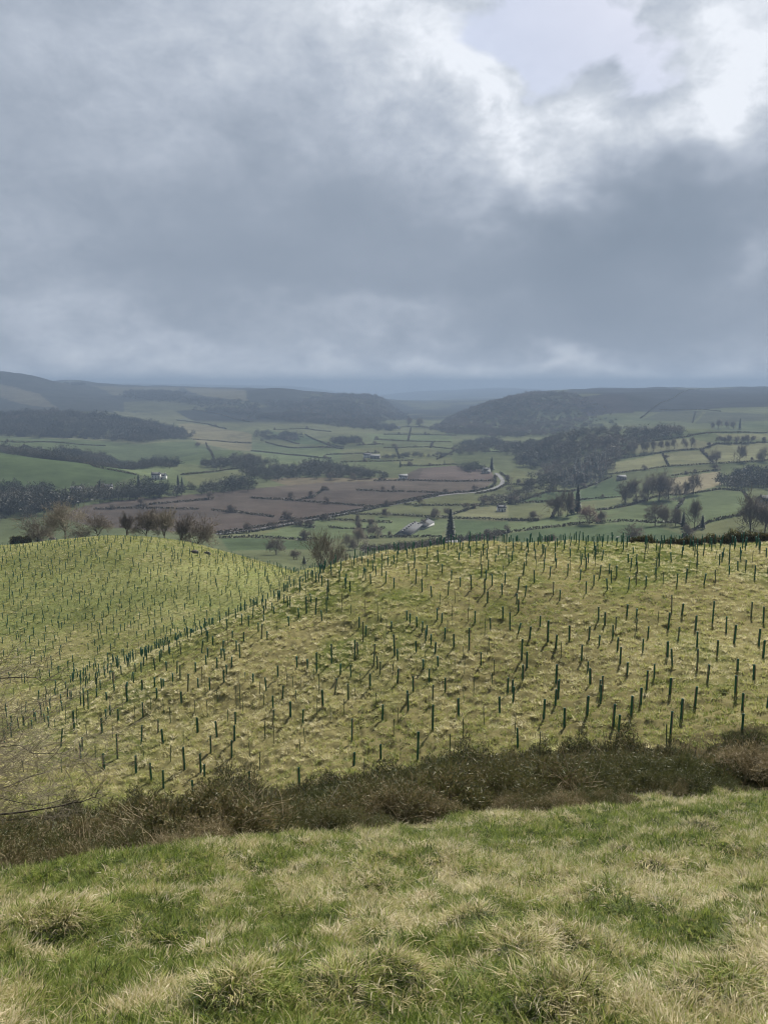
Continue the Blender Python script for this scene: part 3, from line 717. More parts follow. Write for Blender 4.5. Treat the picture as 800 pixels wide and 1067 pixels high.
C4 = "22,440,512;48,485,560;95,402,450;54,365,425;152,358,422;170,408,475;182,448,525;276,415,485;298,362,425;380,425,500;401,452,538;422,365,440;383,305,380;497,318,385;503,385,455;503,455,550;587,420,495;658,355,440;624,322,398;760,372,455;779,420,500;778,282,355;567,255,355;728,262,328;440,268,325;340,300,355,t;250,295,335;250,330,390;164,325,380;118,305,365;93,283,340;211,272,330;397,235,312;105,575,640;98,600,645"
C3 = "44,395,488;57,460,512;10,330,415,t;31,345,390;134,425,480;174,380,430;160,345,392;177,360,405;195,398,450;211,430,485;225,472,535;174,468,525,t;186,540,605;53,540,605;33,525,582;120,570,640;253,575,640;290,395,455;292,455,548,t;331,445,500,t;335,505,565,t;404,472,535;430,430,490,t;437,410,465,t;457,500,570,t;450,540,605,t;374,582,640;354,360,465;418,310,410,t;443,330,385;524,305,388;558,350,398;607,365,420;573,412,510;595,470,540;578,515,595;515,575,640;535,612,640;715,400,465;715,468,605;737,430,498,t;682,338,435;650,320,375;770,360,430;727,590,640;495,283,340;378,300,355;349,290,350,t;285,280,365,t;222,290,340;240,310,355;95,300,345;108,312,360;137,325,372;264,340,390,t;253,370,420;552,230,275;558,255,310"
C2 = "151,340,445,t;169,385,422;215,388,442;186,425,470;201,438,500;290,355,420;314,385,425;277,350,392;237,320,370;355,335,390,t;404,325,365;300,320,355;438,490,540;357,525,590;398,530,600;482,500,550;506,530,590;520,470,560;582,435,525;619,452,570;661,525,580;744,560,625;704,555,605,t;677,410,510;691,430,485;713,345,432;723,362,410;757,430,530;773,488,545;783,510,570;590,565,640;542,300,345;561,245,310;516,210,320;478,195,315;445,290,335;697,325,375;663,280,315,t;723,255,320,t;775,270,345,t;789,315,355,t;626,225,305,t;165,490,540;145,525,570;138,540,600;105,495,545;123,458,500;137,460,510;60,485,530;68,455,500;88,405,450;62,372,410;40,530,600,t;16,515,560;257,560,610;223,560,600;410,240,295;343,285,320;335,268,302"
C1 = "385,350,395;397,415,450;410,450,485;432,418,450;481,420,448;286,510,560;393,520,558;349,555,595;562,515,570;540,495,540;613,460,510;642,370,398;551,560,600,t;578,300,385;548,345,380;490,375,420;420,590,635;366,572,610;461,550,588;594,585,640;645,565,620;725,560,605;752,525,585;695,510,555;708,450,490;694,425,460,t;224,430,462;253,400,455,t;127,405,445;305,485,515;530,600,640;310,530,565;783,555,620"
def guard_list():
    out = []
    for S, ox, oy in ((C5,0,690),(C6,200,690),(C7,400,690),(C8,600,690),(C4,600,560),(C3,400,560),(C2,200,560),(C1,0,560)):
        for e in S.split(';'):
            p = e.split(','); x = ox+float(p[0])/4; t = oy+float(p[1])/4; b = oy+float(p[2])/4
            if not any(abs(x-q[0]) < 2 and abs(b-q[1]) < 6 for q in out): out.append((x, b, b-t, len(p) > 3))
    return out
GL = guard_list()
guards = []   # (pos, height, thick, leanx, leany, px, py)
LEAN = {(501,800):.10, (349,723):-.12, (539,660):-.22, (700,695):.12, (64,778):-.14}
for x, bpy_, h, thin in GL:
    P = hit(x, bpy_+.5)
    ht = np.clip(h*P[1]/(FPX)*1.03, .85, 1.75)
    lx = random.gauss(0, .03)
    for (a, b_), v in LEAN.items():
        if abs(a-x) < 3 and abs(b_-bpy_) < 12: lx = -v
    guards.append([P, ht, not thin, lx, random.gauss(0, .03), x, bpy_])
hand = np.array([g[0][:2] for g in guards])
# the rest of the planting, jittered rows across both hills
def to_px(P):
    d = P[1]*CP - P[2]*SP
    return 400+FPX*P[0]/d, 533.5-FPX*(P[2]*CP+P[1]*SP)/d
rest = []
def plant(x0, x1, y0, y1, dx, dy, ok, skip, seed, ang=.22):
    r = np.random.default_rng(seed)
    for i in np.arange(-200, 200, dx):
        for j in np.arange(0, 260, dy):
            x = i*cos(ang)-(j-130)*sin(ang)+r.normal(0, dx*.2); y = i*sin(ang)+(j-130)*cos(ang)+130+r.normal(0, dy*.2)
            if not (x0 < x < x1 and y0 < y < y1) or r.uniform() < skip or not ok(x, y): continue
            if len(hand) and np.min(np.abs(hand[:, 0]-x)+np.abs(hand[:, 1]-y)) < 1.5: continue
            if y < 118 and y > 101 and r.uniform() < .4: continue
            P = np.array([x, y, float(H(x, y))])
            rest.append([P, r.uniform(1.0, 1.45), r.uniform() < .8, r.normal(0, .05), r.normal(0, .05), *to_px(P)])
def ok1(x, y):
    px = 400+x/y*FPX/1.02
    if y < 60: return False
    if px > 230 and y < (66 if px > 430 else 74): return False
    return abs(x) < .56*y+3
plant(-64, 62, 38, 86, 2.1, 2.3, ok1, .12, 5)
plant(-40, 62, 86, 101, 1.6, 1.9, ok1, .1, 15)
def ok2(x, y):
    px, _ = to_px(np.array([x, y, float(H(x, y))]))
    if px > 335 or px < -60: return False
    return y < 190 - .0*x
plant(-125, 5, 97, 196, 2.0, 2.3, ok2, .06, 6)
# rank by size in the picture: the 300 that show largest are individuals
def inview(g): return -6 < g[5] < 806 and g[6] > 555
allg = guards+rest
allg.sort(key=lambda g: -(g[1]/g[0][1])*(1 if inview(g) else 0))
NI = 300
ind = allg[:NI]; others = allg[NI:]
roots = []
for k, (P, h, thick, lx, ly, px, py) in enumerate(ind):
    o = bpy.data.objects.new('tree_guard', None); COL.objects.link(o); o.empty_display_size = .1
    o.location = P+np.array([0, 0, -.04]); o.scale = (random.uniform(.9, 1.15),)*2+(h,); o.rotation_euler = (ly, lx, random.uniform(0, 6.28))
    o.rotation_mode = 'XYZ'
    # keep the lean in world axes: tilt after spin
    o.rotation_mode = 'ZYX'; o.rotation_euler = (ly, lx, 0)
    t, s = GM[0 if thick else 1]
    a = bpy.data.objects.new('plastic_tube', t); COL.objects.link(a); a.parent = o
    b = bpy.data.objects.new('stake', s); COL.objects.link(b); b.parent = o; b.rotation_euler = (0, 0, random.uniform(0, 6.28)); b.scale = (1, 1, 1)
    roots.append(o)
# labels: by look and place
ORD = ['first','second','third','fourth','fifth','sixth','seventh','eighth','ninth','tenth','eleventh','twelfth','thirteenth','fourteenth','fifteenth','sixteenth','seventeenth','eighteenth','nineteenth','twentieth']
ORD += ['twenty-'+q for q in ORD[:9]]+['thirtieth']+['thirty-'+q for q in ORD[:9]]
bands = [(762, 2000, 'lowest band above scrub'), (742, 762, 'second band above scrub'), (722, 742, 'third band above scrub'),
         (704, 722, 'fourth band above scrub'), (686, 704, 'fifth band above scrub'), (668, 686, 'sixth band above scrub'), (650, 668, 'seventh band above scrub'),
         (630, 650, 'eighth band above scrub'), (605, 630, 'ninth band above scrub'), (0, 605, 'topmost band at crest')]
sides = [(-99, 267, 'left third'), (267, 534, 'middle third'), (534, 999, 'right third')]
cells = {}
for o, g in zip(roots, ind):
    for bi, (a, b, bt_) in enumerate(bands):
        if a <= g[6] < b: break
    for si, (c, d, st) in enumerate(sides):
        if c <= g[5] < d: break
    cells.setdefault((bi, si), []).append((g[5], o, g))
for (bi, si), L_ in cells.items():
    L_.sort(key=lambda t: t[0])
    for i, (px, o, g) in enumerate(L_):
        look = 'thick green' if g[2] else 'thin olive'
        ln = ' leaning' if abs(g[3]) > .09 else ''
        pos = ORD[i]
        if i == len(L_)-1 and i > 0: pos = 'rightmost'
        elif i == 0: pos = 'leftmost'
        else: pos += ' from left'
        tag(o, '%s%s tree guard, %s, %s, %s of picture' % (look, ln, pos, bands[bi][2], sides[si][2]), 'tree guard', 'tree guards planted over the hillside')
pc = []
for thick in (0, 1):
    t, s = GM[thick]
    m = MB(); r = .06 if not thick else .026
    m.tube([(0,0,0),(0,0,.5),(0,0,1)], [r, r*.97, r*1.1], 7)
    pc.append(m.mesh('far_tube', M['tube'] if thick == 0 else M['tube_thin'], True))
pcol = proto_col('faroff', pc)
scatter('tree_guards_beyond', 'hundreds of small green tree guards dotting the farther hillside', [g[0]-np.array([0,0,.03]) for g in others], [(g[4], g[3], 0) for g in others],
        [(1.05, 1.05, g[1]) for g in others], [0 if g[2] else 1 for g in others], [.5]*len(others), pcol)

# ------------------------------------------------------------------ trees
def grow(seed, height, width, lv=5, trunk_h=.26, r0=.022, rmin=.003, first=8, kids=4, up=.12, wig=.13):
    nar = 1. if width > .95*height else .72
    """bare tree, grown level by level in unit height; returns [(P (k,m,3), R (k,m), level)]"""
    r = np.random.default_rng(seed); out = []
    p = np.zeros((1, 3)); d = np.array([[r.normal(0, .04), r.normal(0, .04), 1.]]); L_ = np.array([trunk_h]); rad = np.array([r0])
    for l in range(lv+1):
        n = 4 if l < 4 else 2; k = len(p); pts = [p]; q = p; dd = d
        wg = wig*(.35 if l == 0 else 1)
        for _ in range(n):
            dd = dd+r.normal(0, wg, (k, 3))+np.array([0, 0, up*.10]); dd = dd/np.linalg.norm(dd, axis=1)[:, None]
            q = q+dd*(L_/n)[:, None]; pts.append(q)
        P = np.stack(pts, 1); r1 = np.maximum(rad*.62, rmin*.75)
        Rr = np.maximum(rad, rmin)[:, None]*(1-np.linspace(0, 1, n+1)[None])+r1[:, None]*np.linspace(0, 1, n+1)[None]
        out.append((P, Rr, l))
        if l == lv: break
        m = first if l == 0 else kids
        t = r.uniform(.45 if l == 0 else .3, 1., (k, m)); t[:, 0] = 1
        i = np.clip(np.round(t*n).astype(int), 1, n); s_ = P[np.arange(k)[:, None], i]
        D = np.repeat(dd[:, None], m, 1); ax = r.normal(size=(k, m, 3)); ax -= (ax*D).sum(-1)[..., None]*D; ax /= np.linalg.norm(ax, axis=-1)[..., None]
        an = r.uniform(.5, 1.15, (k, m))*nar; an[:, 0] = r.uniform(.1, .3, k)
        nd = D*np.cos(an)[..., None]+ax*np.sin(an)[..., None]; nd[..., 2] += up*.3; nd /= np.linalg.norm(nd, axis=-1)[..., None]
        f = np.where(np.arange(m) == 0, .95, r.uniform(.5, .75, (k, m)))
        L_ = (L_[:, None]*r.uniform(.58, .88, (k, m))*(1.05 if l else 1.25)).ravel(); rad = np.maximum((r1[:, None]*f), rmin*.75).ravel()
        p = s_.reshape(-1, 3); d = nd.reshape(-1, 3)
    allp = np.concatenate([o[0].reshape(-1, 3) for o in out])
    kz = 1/np.percentile(allp[:, 2], 99.7); rr = np.percentile(np.hypot(allp[:, 0], allp[:, 1]), 95); kx = (width/height*.5)/rr
    sc = np.array([kx, kx, kz])
    return [(P*sc*height, Rr*height, l) for P, Rr, l in out]
def tree_meshes(seed, height, width, mat, mat2=None, cut=1, **kw):
    S = grow(seed, height, width, **kw); a = MB(); b = MB(); r = np.random.default_rng(seed)
    for P, Rr, l in S:
        if l <= cut: a.tubes(P, Rr, 6, r.uniform(.1, .4, len(P)))
        else: b.tubes(P, Rr, 3, np.clip(.15*l+r.uniform(.1, .4, len(P)), 0, 1))
    return a.mesh('trunk', mat), b.mesh('crown', mat2 or mat)
def bare_tree(name, P, height, width, label, seed, mat='twig', group=None, cat='tree', **kw):
    o = empty(name, P)
    t, c = tree_meshes(seed, height, width, M[mat], **kw)
    link('trunk', t, o); link('crown', c, o); tag(o, label, cat, group); return o
TPROTO = {}
def valley_tree(P, h, w, kind, label, seed, group=None):
    k = (kind, seed % 5)
    if k not in TPROTO: TPROTO[k] = tree_meshes(5000+seed % 5, 1.0, 1.0, M[kind], lv=5, rmin=.0036, first=7, kids=4, trunk_h=.24-.02*(seed % 3))
    o = empty('bare_tree', P); o.scale = (w, w, h); o.rotation_euler = (0, 0, seed*1.7)
    t, c = TPROTO[k]; link('trunk', t, o); link('crown', c, o); tag(o, label, 'tree', group); return o
def conifer_mesh(seed, h, w, n=900, col=False):
    r = np.random.default_rng(seed); t = r.uniform(.04, 1, n)**.85
    a = r.uniform(0, 2*pi, n); R_ = w*.5*(1-t)**.75*(.72+.28*np.sin(t*60+r.uniform(0,6)))*r.uniform(.55, 1.08, n)+.02*h*.2
    P = np.stack([R_*np.cos(a), R_*np.sin(a), t*h], 1)
    d = np.stack([np.cos(a), np.sin(a), np.full(n, -.35)], 1)+r.normal(0, .25, (n, 3)); d /= np.linalg.norm(d, axis=1)[:, None]
    ln = h*.06*r.uniform(.6, 1.4, n)*(1.2-t*.7); sd = np.cross(d, [0, 0, 1.]); sd /= np.linalg.norm(sd, axis=1)[:, None]; sd += r.normal(0, .3, (n, 3))
    V = np.stack([P-sd*ln[:, None]*.45-d*ln[:, None]*.4, P+sd*ln[:, None]*.45-d*ln[:, None]*.4, P+d*ln[:, None]], 1).reshape(-1, 3)
    return V, np.arange(3*n).reshape(-1, 3), np.repeat(r.uniform(0, 1, n), 3)
def conifer(P, h, w, label, seed, group=None):
    o = empty('conifer_tree', P)
    V, F, A = conifer_mesh(seed, h, w, 1500)
    link('crown', mesh_np('crown', V, [F], M['conifer'], {'bt': A}), o)
    m = MB(); m.tube([(0,0,-.5),(0,0,h*.5),(0,0,h*.95)], [h*.018, h*.012, .03], 6); link('trunk', m.mesh('trunk', M['twig']), o)
    tag(o, label, 'conifer', group)
rg = 'bare trees behind the left grassy hill'
for i, (px, D, hp, sp, mt, lb) in enumerate([
    (38,228,28,1.15,'twig','dark bare tree at the left end of the row behind the hill'),
    (67,222,38,1.1,'twig_pale','tallest pale bare tree behind the left hilltop'),  # paler twig colour stands in for light falling on this tree
    (101,224,23,1.45,'twig','low wide-spreading bare tree right of the pale tall one'),
    (131,228,24,.55,'twig','thin bare tree standing between the spreading tree and the dense group'),
    (151,226,29,.9,'twig','first tree of the dense group behind the left hill'),
    (170,226,32,.95,'twig_pale','tall many-stemmed bare tree in the middle of the dense group'),
    (187,228,29,.9,'twig','dark bare tree left of the densest rounded one'),
    (204,226,30,1.1,'twig','densest rounded bare tree at the right end of the row')]):
    P = pin(px, D); h_ = (hp+6)*D/FPX; bare_tree('bare_tree', P+np.array([0, 0, -.3]), h_, h_*sp, lb, 500+i, mt, rg, rmin=.0031)
P = hit(20, 566); gorse_bush(20, 0, 224, 20, 15, 'dark round evergreen bush at the foot of the leftmost bare tree', 520)
for px, D, hp, wpx, lb, sd in [(335,236,45,36,'taller of two bare trees in the dip behind the ridge',530),(346,240,38,34,'shorter bare tree leaning out right in the dip behind the ridge',531)]:
    P = pin(px, D); bare_tree('bare_tree', P+np.array([0, 0, -.3]), slope_of(596-hp)*D-P[2], wpx*D/FPX, lb, sd, 'twig', 'pair of bare trees in the dip', rmin=.0016, kids=3, lv=6, first=7)
def tree_at(px, pyb, hp, kind, label, seed, group=None, sp=1.1, ymin=280, w=None):
    P = hit(px, pyb, ymin); h = hp*P[1]/FPX
    if kind == 'conifer': conifer(P, h, (w or hp*.35)*P[1]/FPX, label, seed, group)
    else: valley_tree(P+np.array([0, 0, -.3]), h*1.05, h*.78*sp, kind, label, seed, group)
tree_at(288,578,19,'twig','round bare tree left of the pair in the dip',540,sp=1.5)
tree_at(306,583,12,'twig','low bare tree between the round tree and the pair',541,sp=1.5)
tree_at(317,588,9,'conifer','tiny dark conifer below the low bare tree in the dip',542,w=6)
tree_at(364,573,18,'twig','hazy bare tree at the foot of the diagonal tree line',543,sp=1.3)
tree_at(373,568,20,'twig_pale','pale bare tree at the top of the diagonal tree line',544,sp=1.2)
tree_at(469,565,36,'conifer','tall solitary dark conifer beyond the crest of the planted hill',545,w=13)
tree_at(581,538,26,'twig','leftmost bare tree of the clump with two dark conifers',546,sp=1.1)
tree_at(591,538,28,'twig','bare tree left of the two dark conifers in the clump',547,sp=1.1)
tree_at(601,535,31,'conifer','tallest narrow dark conifer of the valley-side clump',548,w=8)
tree_at(595,536,25,'conifer','shorter dark conifer of the valley-side clump',549,w=7)
tree_at(614,546,19,'twig_red','russet rounded tree on the hedge below the two conifers',550,sp=1.6)
tree_at(626,544,14,'twig','small bare tree right of the russet tree',551)
tree_at(570,572,16,'twig','round bare tree just showing over the crest among guards',552,sp=1.7)
tree_at(662,568,22,'twig','wide round bare tree just over the crest at left of the dark gorse',553,sp=1.8)
vg = 'trees along the lower hedges on the right'
for i, (px, b, h, k, s, lb) in enumerate([(682,548,24,'twig',1.4,'flat-topped bare tree left in the right-hand hedge line'),(693,548,22,'twig',.8,'slender bare tree right of the flat-topped one'),(703,548,20,'twig',1.1,'bare tree left of the first blue-dark conifer'),
    (711,550,17,'conifer',1,'blue-dark conifer, left of two in the hedge line'),(723,550,30,'twig',.8,'tall thin bare tree between two blue-dark conifers'),(731,551,15,'conifer',1,'blue-dark conifer, right of two in the hedge line'),
    (781,556,46,'twig',1.1,'tallest bare tree near the right edge beyond the crest'),(796,556,30,'twig',1.5,'dense bare tree at the right photo edge beyond the crest'),
    (651,524,22,'twig',1.2,'hazy bare tree at left of the middle copse'),(662,523,24,'twig',1.3,'hazy bare tree in the middle copse'),(674,522,26,'twig_pale',1.2,'pale tree in the middle copse'),
    (686,522,33,'twig',1.2,'tallest dark tree of the middle copse'),(696,520,26,'twig',1.2,'dark tree at right of the middle copse'),(704,518,15,'twig',1.1,'small bare tree on the sloping hedge'),(712,517,16,'twig',1.1,'second small bare tree on the sloping hedge'),
    (722,515,22,'twig',1.,'open bare tree standing over the pale field'),(746,484,16,'twig',1.2,'bare tree where two upper hedges meet'),(770,481,18,'twig',1.,'bare tree on the upper right hedge'),(794,481,15,'twig',1.,'bare tree on the upper hedge at the right photo edge'),
    (548,412,5,'twig',1.6,'lone tree on the skyline left of the far moor')]):
    tree_at(px, b, h, k, lb, 560+i, vg, s, ymin=280, w=7)
# row of hedge trees (upper right)
k = 0
for px, b, h in [(748,461,7),(754,462,8),(760,462,9),(766,462,8),(772,462,8),(778,462,9),(784,461,8),(794,461,6)]:
    tree_at(px, b, h, 'twig', 'small hedgerow tree, %s from left in the upper right row' % ORD[k], 600+k, 'row of small trees on the upper right', 1.3); k += 1
k = 0
for px in (655,661,668,674,681,688,694,702,712,720):
    tree_at(px, 472-(px-655)*.09, 11, 'twig', 'hazy bare tree, %s from left in the line above the big pale field' % ORD[k], 620+k, 'line of bare trees above the pale field', .9); k += 1
for k, (px, b, h, kd) in enumerate([(748,446,9,'twig'),(756,446,8,'twig'),(764,447,8,'twig'),(770,447,11,'conifer'),(741,447,7,'twig')]):
    tree_at(px, b, h, kd, ['dark tree on the far field edge below the moor','second dark tree below the moor','third dark tree below the moor','pointed conifer among trees below the moor','leftmost dark tree below the moor'][k], 640+k, 'trees below the moor', 1.2)
for k, (px, b, h, kd, lb) in enumerate([(145,510,16,'conifer','dark conifer left of the white farmhouse'),(186,509,14,'conifer','left of two dark conifers right of the white farmhouse'),(190,509,12,'conifer','right of two dark conifers right of the white farmhouse'),
        (105,516,16,'conifer','dark conifer among riverside trees on the left'),(506,489,0,'x',''),(512,491,15,'conifer','dark conifer beside the white roadside cottage'),(206,466,6,'twig','single tree in the far pasture right of the dark wood'),(417,487,8,'conifer','small dark conifer above the brown fields'),(463,484,5,'conifer','tiny tree on the upper edge of the brown field'),
        (402,538,9,'twig','bare tree on the road hedge left of the barns'),(452,540,11,'twig','bare tree on the hedge above the barns'),(466,538,10,'twig','second bare tree on the hedge above the barns'),(345,500,8,'twig','round tree by the pale strip beyond the brown fields'),(367,500,8,'twig','second round tree by the pale strip'),(425,443,8,'twig','tree at the mouth of the far valley'),(437,445,9,'twig','second tree at the mouth of the far valley'),(375,464,8,'twig','tree right of the dark far clump')]):
    if kd != 'x': tree_at(px, b, h, kd, lb, 660+k, None, 1.5)
# near hawthorn whose twigs reach in from the left
def edge_tree():
    D = 15.5; P = np.array([-11.0, D, float(H(-11.0, D))-.1])
    o = empty('hawthorn_tree', P)
    S = grow(702, 5.4, 9.8, lv=6, trunk_h=.16, r0=.02, rmin=.0009, first=8, kids=4, up=.05, wig=.2); a = MB(); b = MB(); r = np.random.default_rng(1)
    for Q, w, l in S:
        if l <= 1: a.tubes(Q, w, 7, np.full(len(Q), .1))
        else: b.tubes(Q, w, 3, np.clip(.2+.1*l+.2*r.uniform(size=len(Q)), 0, 1))
    # long low boughs
    for x0, x1, pyy0, pyy1, rr in ((0, 112, 849, 829, .022), (0, 64, 855, 849, .014), (0, 105, 836, 828, .008), (0, 60, 699, 708, .013), (0, 90, 770, 790, .009)):
        s = at_dist(x0-60, pyy0+3, D)-P; e = at_dist(x1, pyy1, D)-P; mid = at_dist((x0+x1)/2, (pyy0+pyy1)/2+2.5, D)-P
        q = np.array([np.array([0, 0, 1.]), s, s*.55+mid*.45, mid, mid*.4+e*.6, e]); tt = np.linspace(0, 1, 15); q = np.stack([np.interp(tt, np.linspace(0, 1, 6), q[:, i]) for i in range(3)], 1); q[3:] += r.normal(0, .045, (12, 3))
        a.tube(q, np.linspace(rr*1.6, rr*.25, 15), 5, a=.05, cap=False)
        for k in range(26):
            t = r.uniform(.25, 1); c = s*(1-t)+e*t if t > .5 else s*(1-t)+mid*t
            c = np.array([np.interp(t, np.linspace(0, 1, 13), q[2:, i]) for i in range(3)])
            d = np.array([r.uniform(.2, 1), r.normal(0, .6), r.normal(.1, .6)]); d /= np.linalg.norm(d); L_ = r.uniform(.2, .75)
            pts = [c, c+d*L_*.5+r.normal(0, .03, 3), c+d*L_+r.normal(0, .06, 3)]
            b.tube(pts, [.006, .004, .002], 3, a=.6, cap=False)
            for z_ in range(3):
                d2 = d+r.normal(0, .6, 3); b.tube([pts[1], pts[1]+d2*L_*.35], [.003, .0018], 3, a=.8, cap=False)
    link('trunk', a.mesh('trunk', M['twig']), o); link('crown', b.mesh('crown', M['twig_edge']), o)
    tag(o, 'bare twiggy hawthorn whose thin branches reach in from the left edge', 'tree')
edge_tree()

# ------------------------------------------------------------------ woods
def wood_protos():
    A = []
    for s in range(6):
        r = np.random.default_rng(900+s)
        V, F, a = sprigs(300, .40, .60, .13, .04, 900+s, upb=.5)     # unit tree: crown radius .42, from .3 to 1
        V[:, 2] = V[:, 2]+.28
        m = MB(); m.add(V, F, a)
        m.tube([(0,0,-.08),(.01,0,.3),(0,.01,.62)], [.028, .02, .008], 4, a=.2, cap=False)
        for k in range(5):
            q = r.uniform(0, 2*pi); m.tube([(0,0,.3),(cos(q)*.15,sin(q)*.15,.5),(cos(q)*.3,sin(q)*.3,.72)], [.014,.01,.004], 3, a=.5, cap=False)
        A.append(m.mesh('woodtree', M['wood_far']))
    B = []
    for s in range(4):
        V, F, a = conifer_mesh(950+s, 1, .42, 420); B.append(mesh_np('fir', V, [F], M['conifer_i'], {'bt': a}))
    return proto_col('broad', A), proto_col('firs', B)
BROAD, FIRS = wood_protos()
def wood(name, label, poly, h, dens, firs=False, ymin=280, tint=.45, seed=0, fade=None):
    P = wpoly(poly, ymin); r = np.random.default_rng(seed+77)
    x0, y0 = P.min(0); x1, y1 = P.max(0)
    area = (x1-x0)*(y1-y0); n = int(min(area*dens, 60000))
    x = r.uniform(x0, x1, n); y = r.uniform(y0, y1, n)
    k = inpoly(x, y, P); x, y = x[k]+r.normal(0, h*.45, k.sum()), y[k]+r.normal(0, h*1.3, k.sum())
    if fade: q = r.uniform(0, 1, len(x)) > sstep((fade[0]-400)/800, (fade[1]-400)/800, x/y); x, y = x[q], y[q]
    n = len(x)
    if n > 9000: x, y = x[:9000], y[:9000]; n = 9000
    z = H(x, y); hh = h*r.uniform(.5, 1.0, n)*(.55+.85*fbm(x/45, y/70, 66, 2))*np.where(r.uniform(0, 1, n) < .07, 1.35, 1)*1.1
    t = np.clip(tint+(fbm(x/60, y/60, 12, 2)-.5)*.9+r.normal(0, .07, n), 0, 1)
    w = hh*(1.0 if firs else 1.15)*r.uniform(.8, 1.2, n)
    scatter(name, label, np.stack([x, y, z-.3], 1), np.stack([r.normal(0, .04, n), r.normal(0, .04, n), r.uniform(0, 2*pi, n)], 1), np.stack([w, w, hh], 1),
            r.integers(0, 4 if firs else 6, n), t, FIRS if firs else BROAD)
    return n
WN = []
def W(*a, **k): WN.append((a[1][:30], wood(*a, **k)))
W('wood', 'long dark wood across the left hillside', [(-160,434),(0,433),(60,432),(130,438),(190,450),(196,458),(150,461),(80,457),(0,454),(-160,452)], 16, .010, ymin=1300, tint=.22, seed=1)
W('wood', 'belt of bare trees above the bulging green field', [(-100,468),(0,470),(60,474),(110,479),(180,485),(186,488),(100,486),(40,480),(0,472),(-100,470)], 13, .016, tint=.35, seed=2, ymin=1000)
W('wood', 'dense riverside trees left of the brown fields', [(-160,512),(0,513),(60,514),(130,515),(262,507),(262,511),(200,515),(120,521),(60,532),(0,542),(-160,548)], 14, .018, tint=.35, seed=3)
W('wood', 'band of bare trees beyond the brown fields', [(258,489),(290,489),(345,487),(352,491),(408,496),(402,499),(330,498),(262,500)], 13, .012, tint=.4, seed=4)
W('wood', 'trees above the white farmhouse', [(200,484),(262,478),(285,484),(262,490),(215,488)], 12, .008, tint=.45, seed=5)
W('wood', 'dark rounded clump of trees on the far valley floor', [(347,460),(371,460),(372,463),(349,463)], 15, .016, tint=.2, seed=6)
W('wood', 'trees beside the white roadside cottage', [(478,489),(503,489),(503,492),(480,492)], 11, .02, tint=.3, seed=7)
W('wood', 'large bare wood on the spur right of the valley', [(537,484),(545,470),(560,463),(590,455),(610,449),(650,450),(700,449),(715,454),(690,457),(665,464),(645,476),(628,494),(600,508),(530,523),(524,517),(560,503),(572,492),(565,488)], 13, .010, tint=.5, seed=8, ymin=700)
W('wood', 'dark fir plantation within the spur wood', [(574,504),(590,494),(606,478),(628,474),(632,484),(624,494),(600,507)], 16, .012, firs=True, seed=9, ymin=700)
W('wood', 'hanging wood over the steep far hill', [(452,447),(462,440),(480,432),(510,420),(540,413),(575,410.5),(600,412),(618,421),(655,430),(640,444),(590,454),(560,466),(520,463),(470,453),(445,448)], 13, .007, tint=.55, seed=10, ymin=1800, fade=(545, 655))
W('wood', 'hazy woodland filling the dip between the steep far hill and the spur', [(515,462),(560,463),(605,451),(600,456),(562,470),(540,482),(522,474)], 13, .006, tint=.4, seed=21, ymin=1300)
W('wood', 'woodland on the lower right slope', [(752,509),(800,510),(880,512),(880,498),(800,498),(762,494)], 13, .012, tint=.4, seed=11, ymin=700)
W('wood', 'hazy woods on the far left hillside', [(130,408),(190,409),(192,416),(175,420),(130,415)], 16, .003, tint=.2, seed=12, ymin=2400)
W('wood', 'lower hazy woods on the far left hillside', [(182,417),(230,417),(270,424),(270,433),(220,430)], 16, .003, tint=.25, seed=13, ymin=2400)
W('wood', 'hazy tree belt along the foot of the far ridge', [(262,436),(300,440),(345,444),(412,450),(410,444),(380,440),(340,436),(300,430)], 14, .006, tint=.35, seed=14, ymin=1900)
W('wood', 'dark hanging woods on the left ridge where the valley narrows', [(300,424),(330,412),(360,411.5),(388,412.5),(403,419),(418,429),(424,437),(400,441),(330,440),(296,436)], 13, .003, tint=.5, seed=22, ymin=2200)
W('wood', 'thin hazy wood high on the left ridge', [(275,420),(330,419),(370,420),(372,424),(330,425),(280,426)], 14, .004, tint=.25, seed=23, ymin=2300)
W('wood', 'copse on the pasture slope at the far side', [(268,458),(312,459),(310,454),(270,452)], 13, .012, tint=.35, seed=15, ymin=1200)
W('wood', 'riverside trees at the foot of the steep far hill', [(474,474),(500,474),(520,462),(512,458),(480,464)], 13, .006, tint=.4, seed=16, ymin=1200)
W('wood', 'thin tree line along the far valley floor', [(395,477),(470,474),(470,476),(396,479)], 9, .012, tint=.4, seed=17, ymin=1000)
W('wood', 'copse crowning the far left skyline', [(68,400),(88,400),(88,402),(68,402)], 22, .003, tint=.15, seed=18, ymin=4000)
W('wood', 'trees around the lower hedge below the crest', [(380,573),(420,571),(465,566),(520,557),(518,560),(465,570),(420,575),(384,578)], 6, .03, tint=.4, seed=19)
W('wood', 'scrubby trees by the bend of the road', [(503,522),(528,518),(528,523),(506,526)], 8, .03, tint=.45, seed=20)

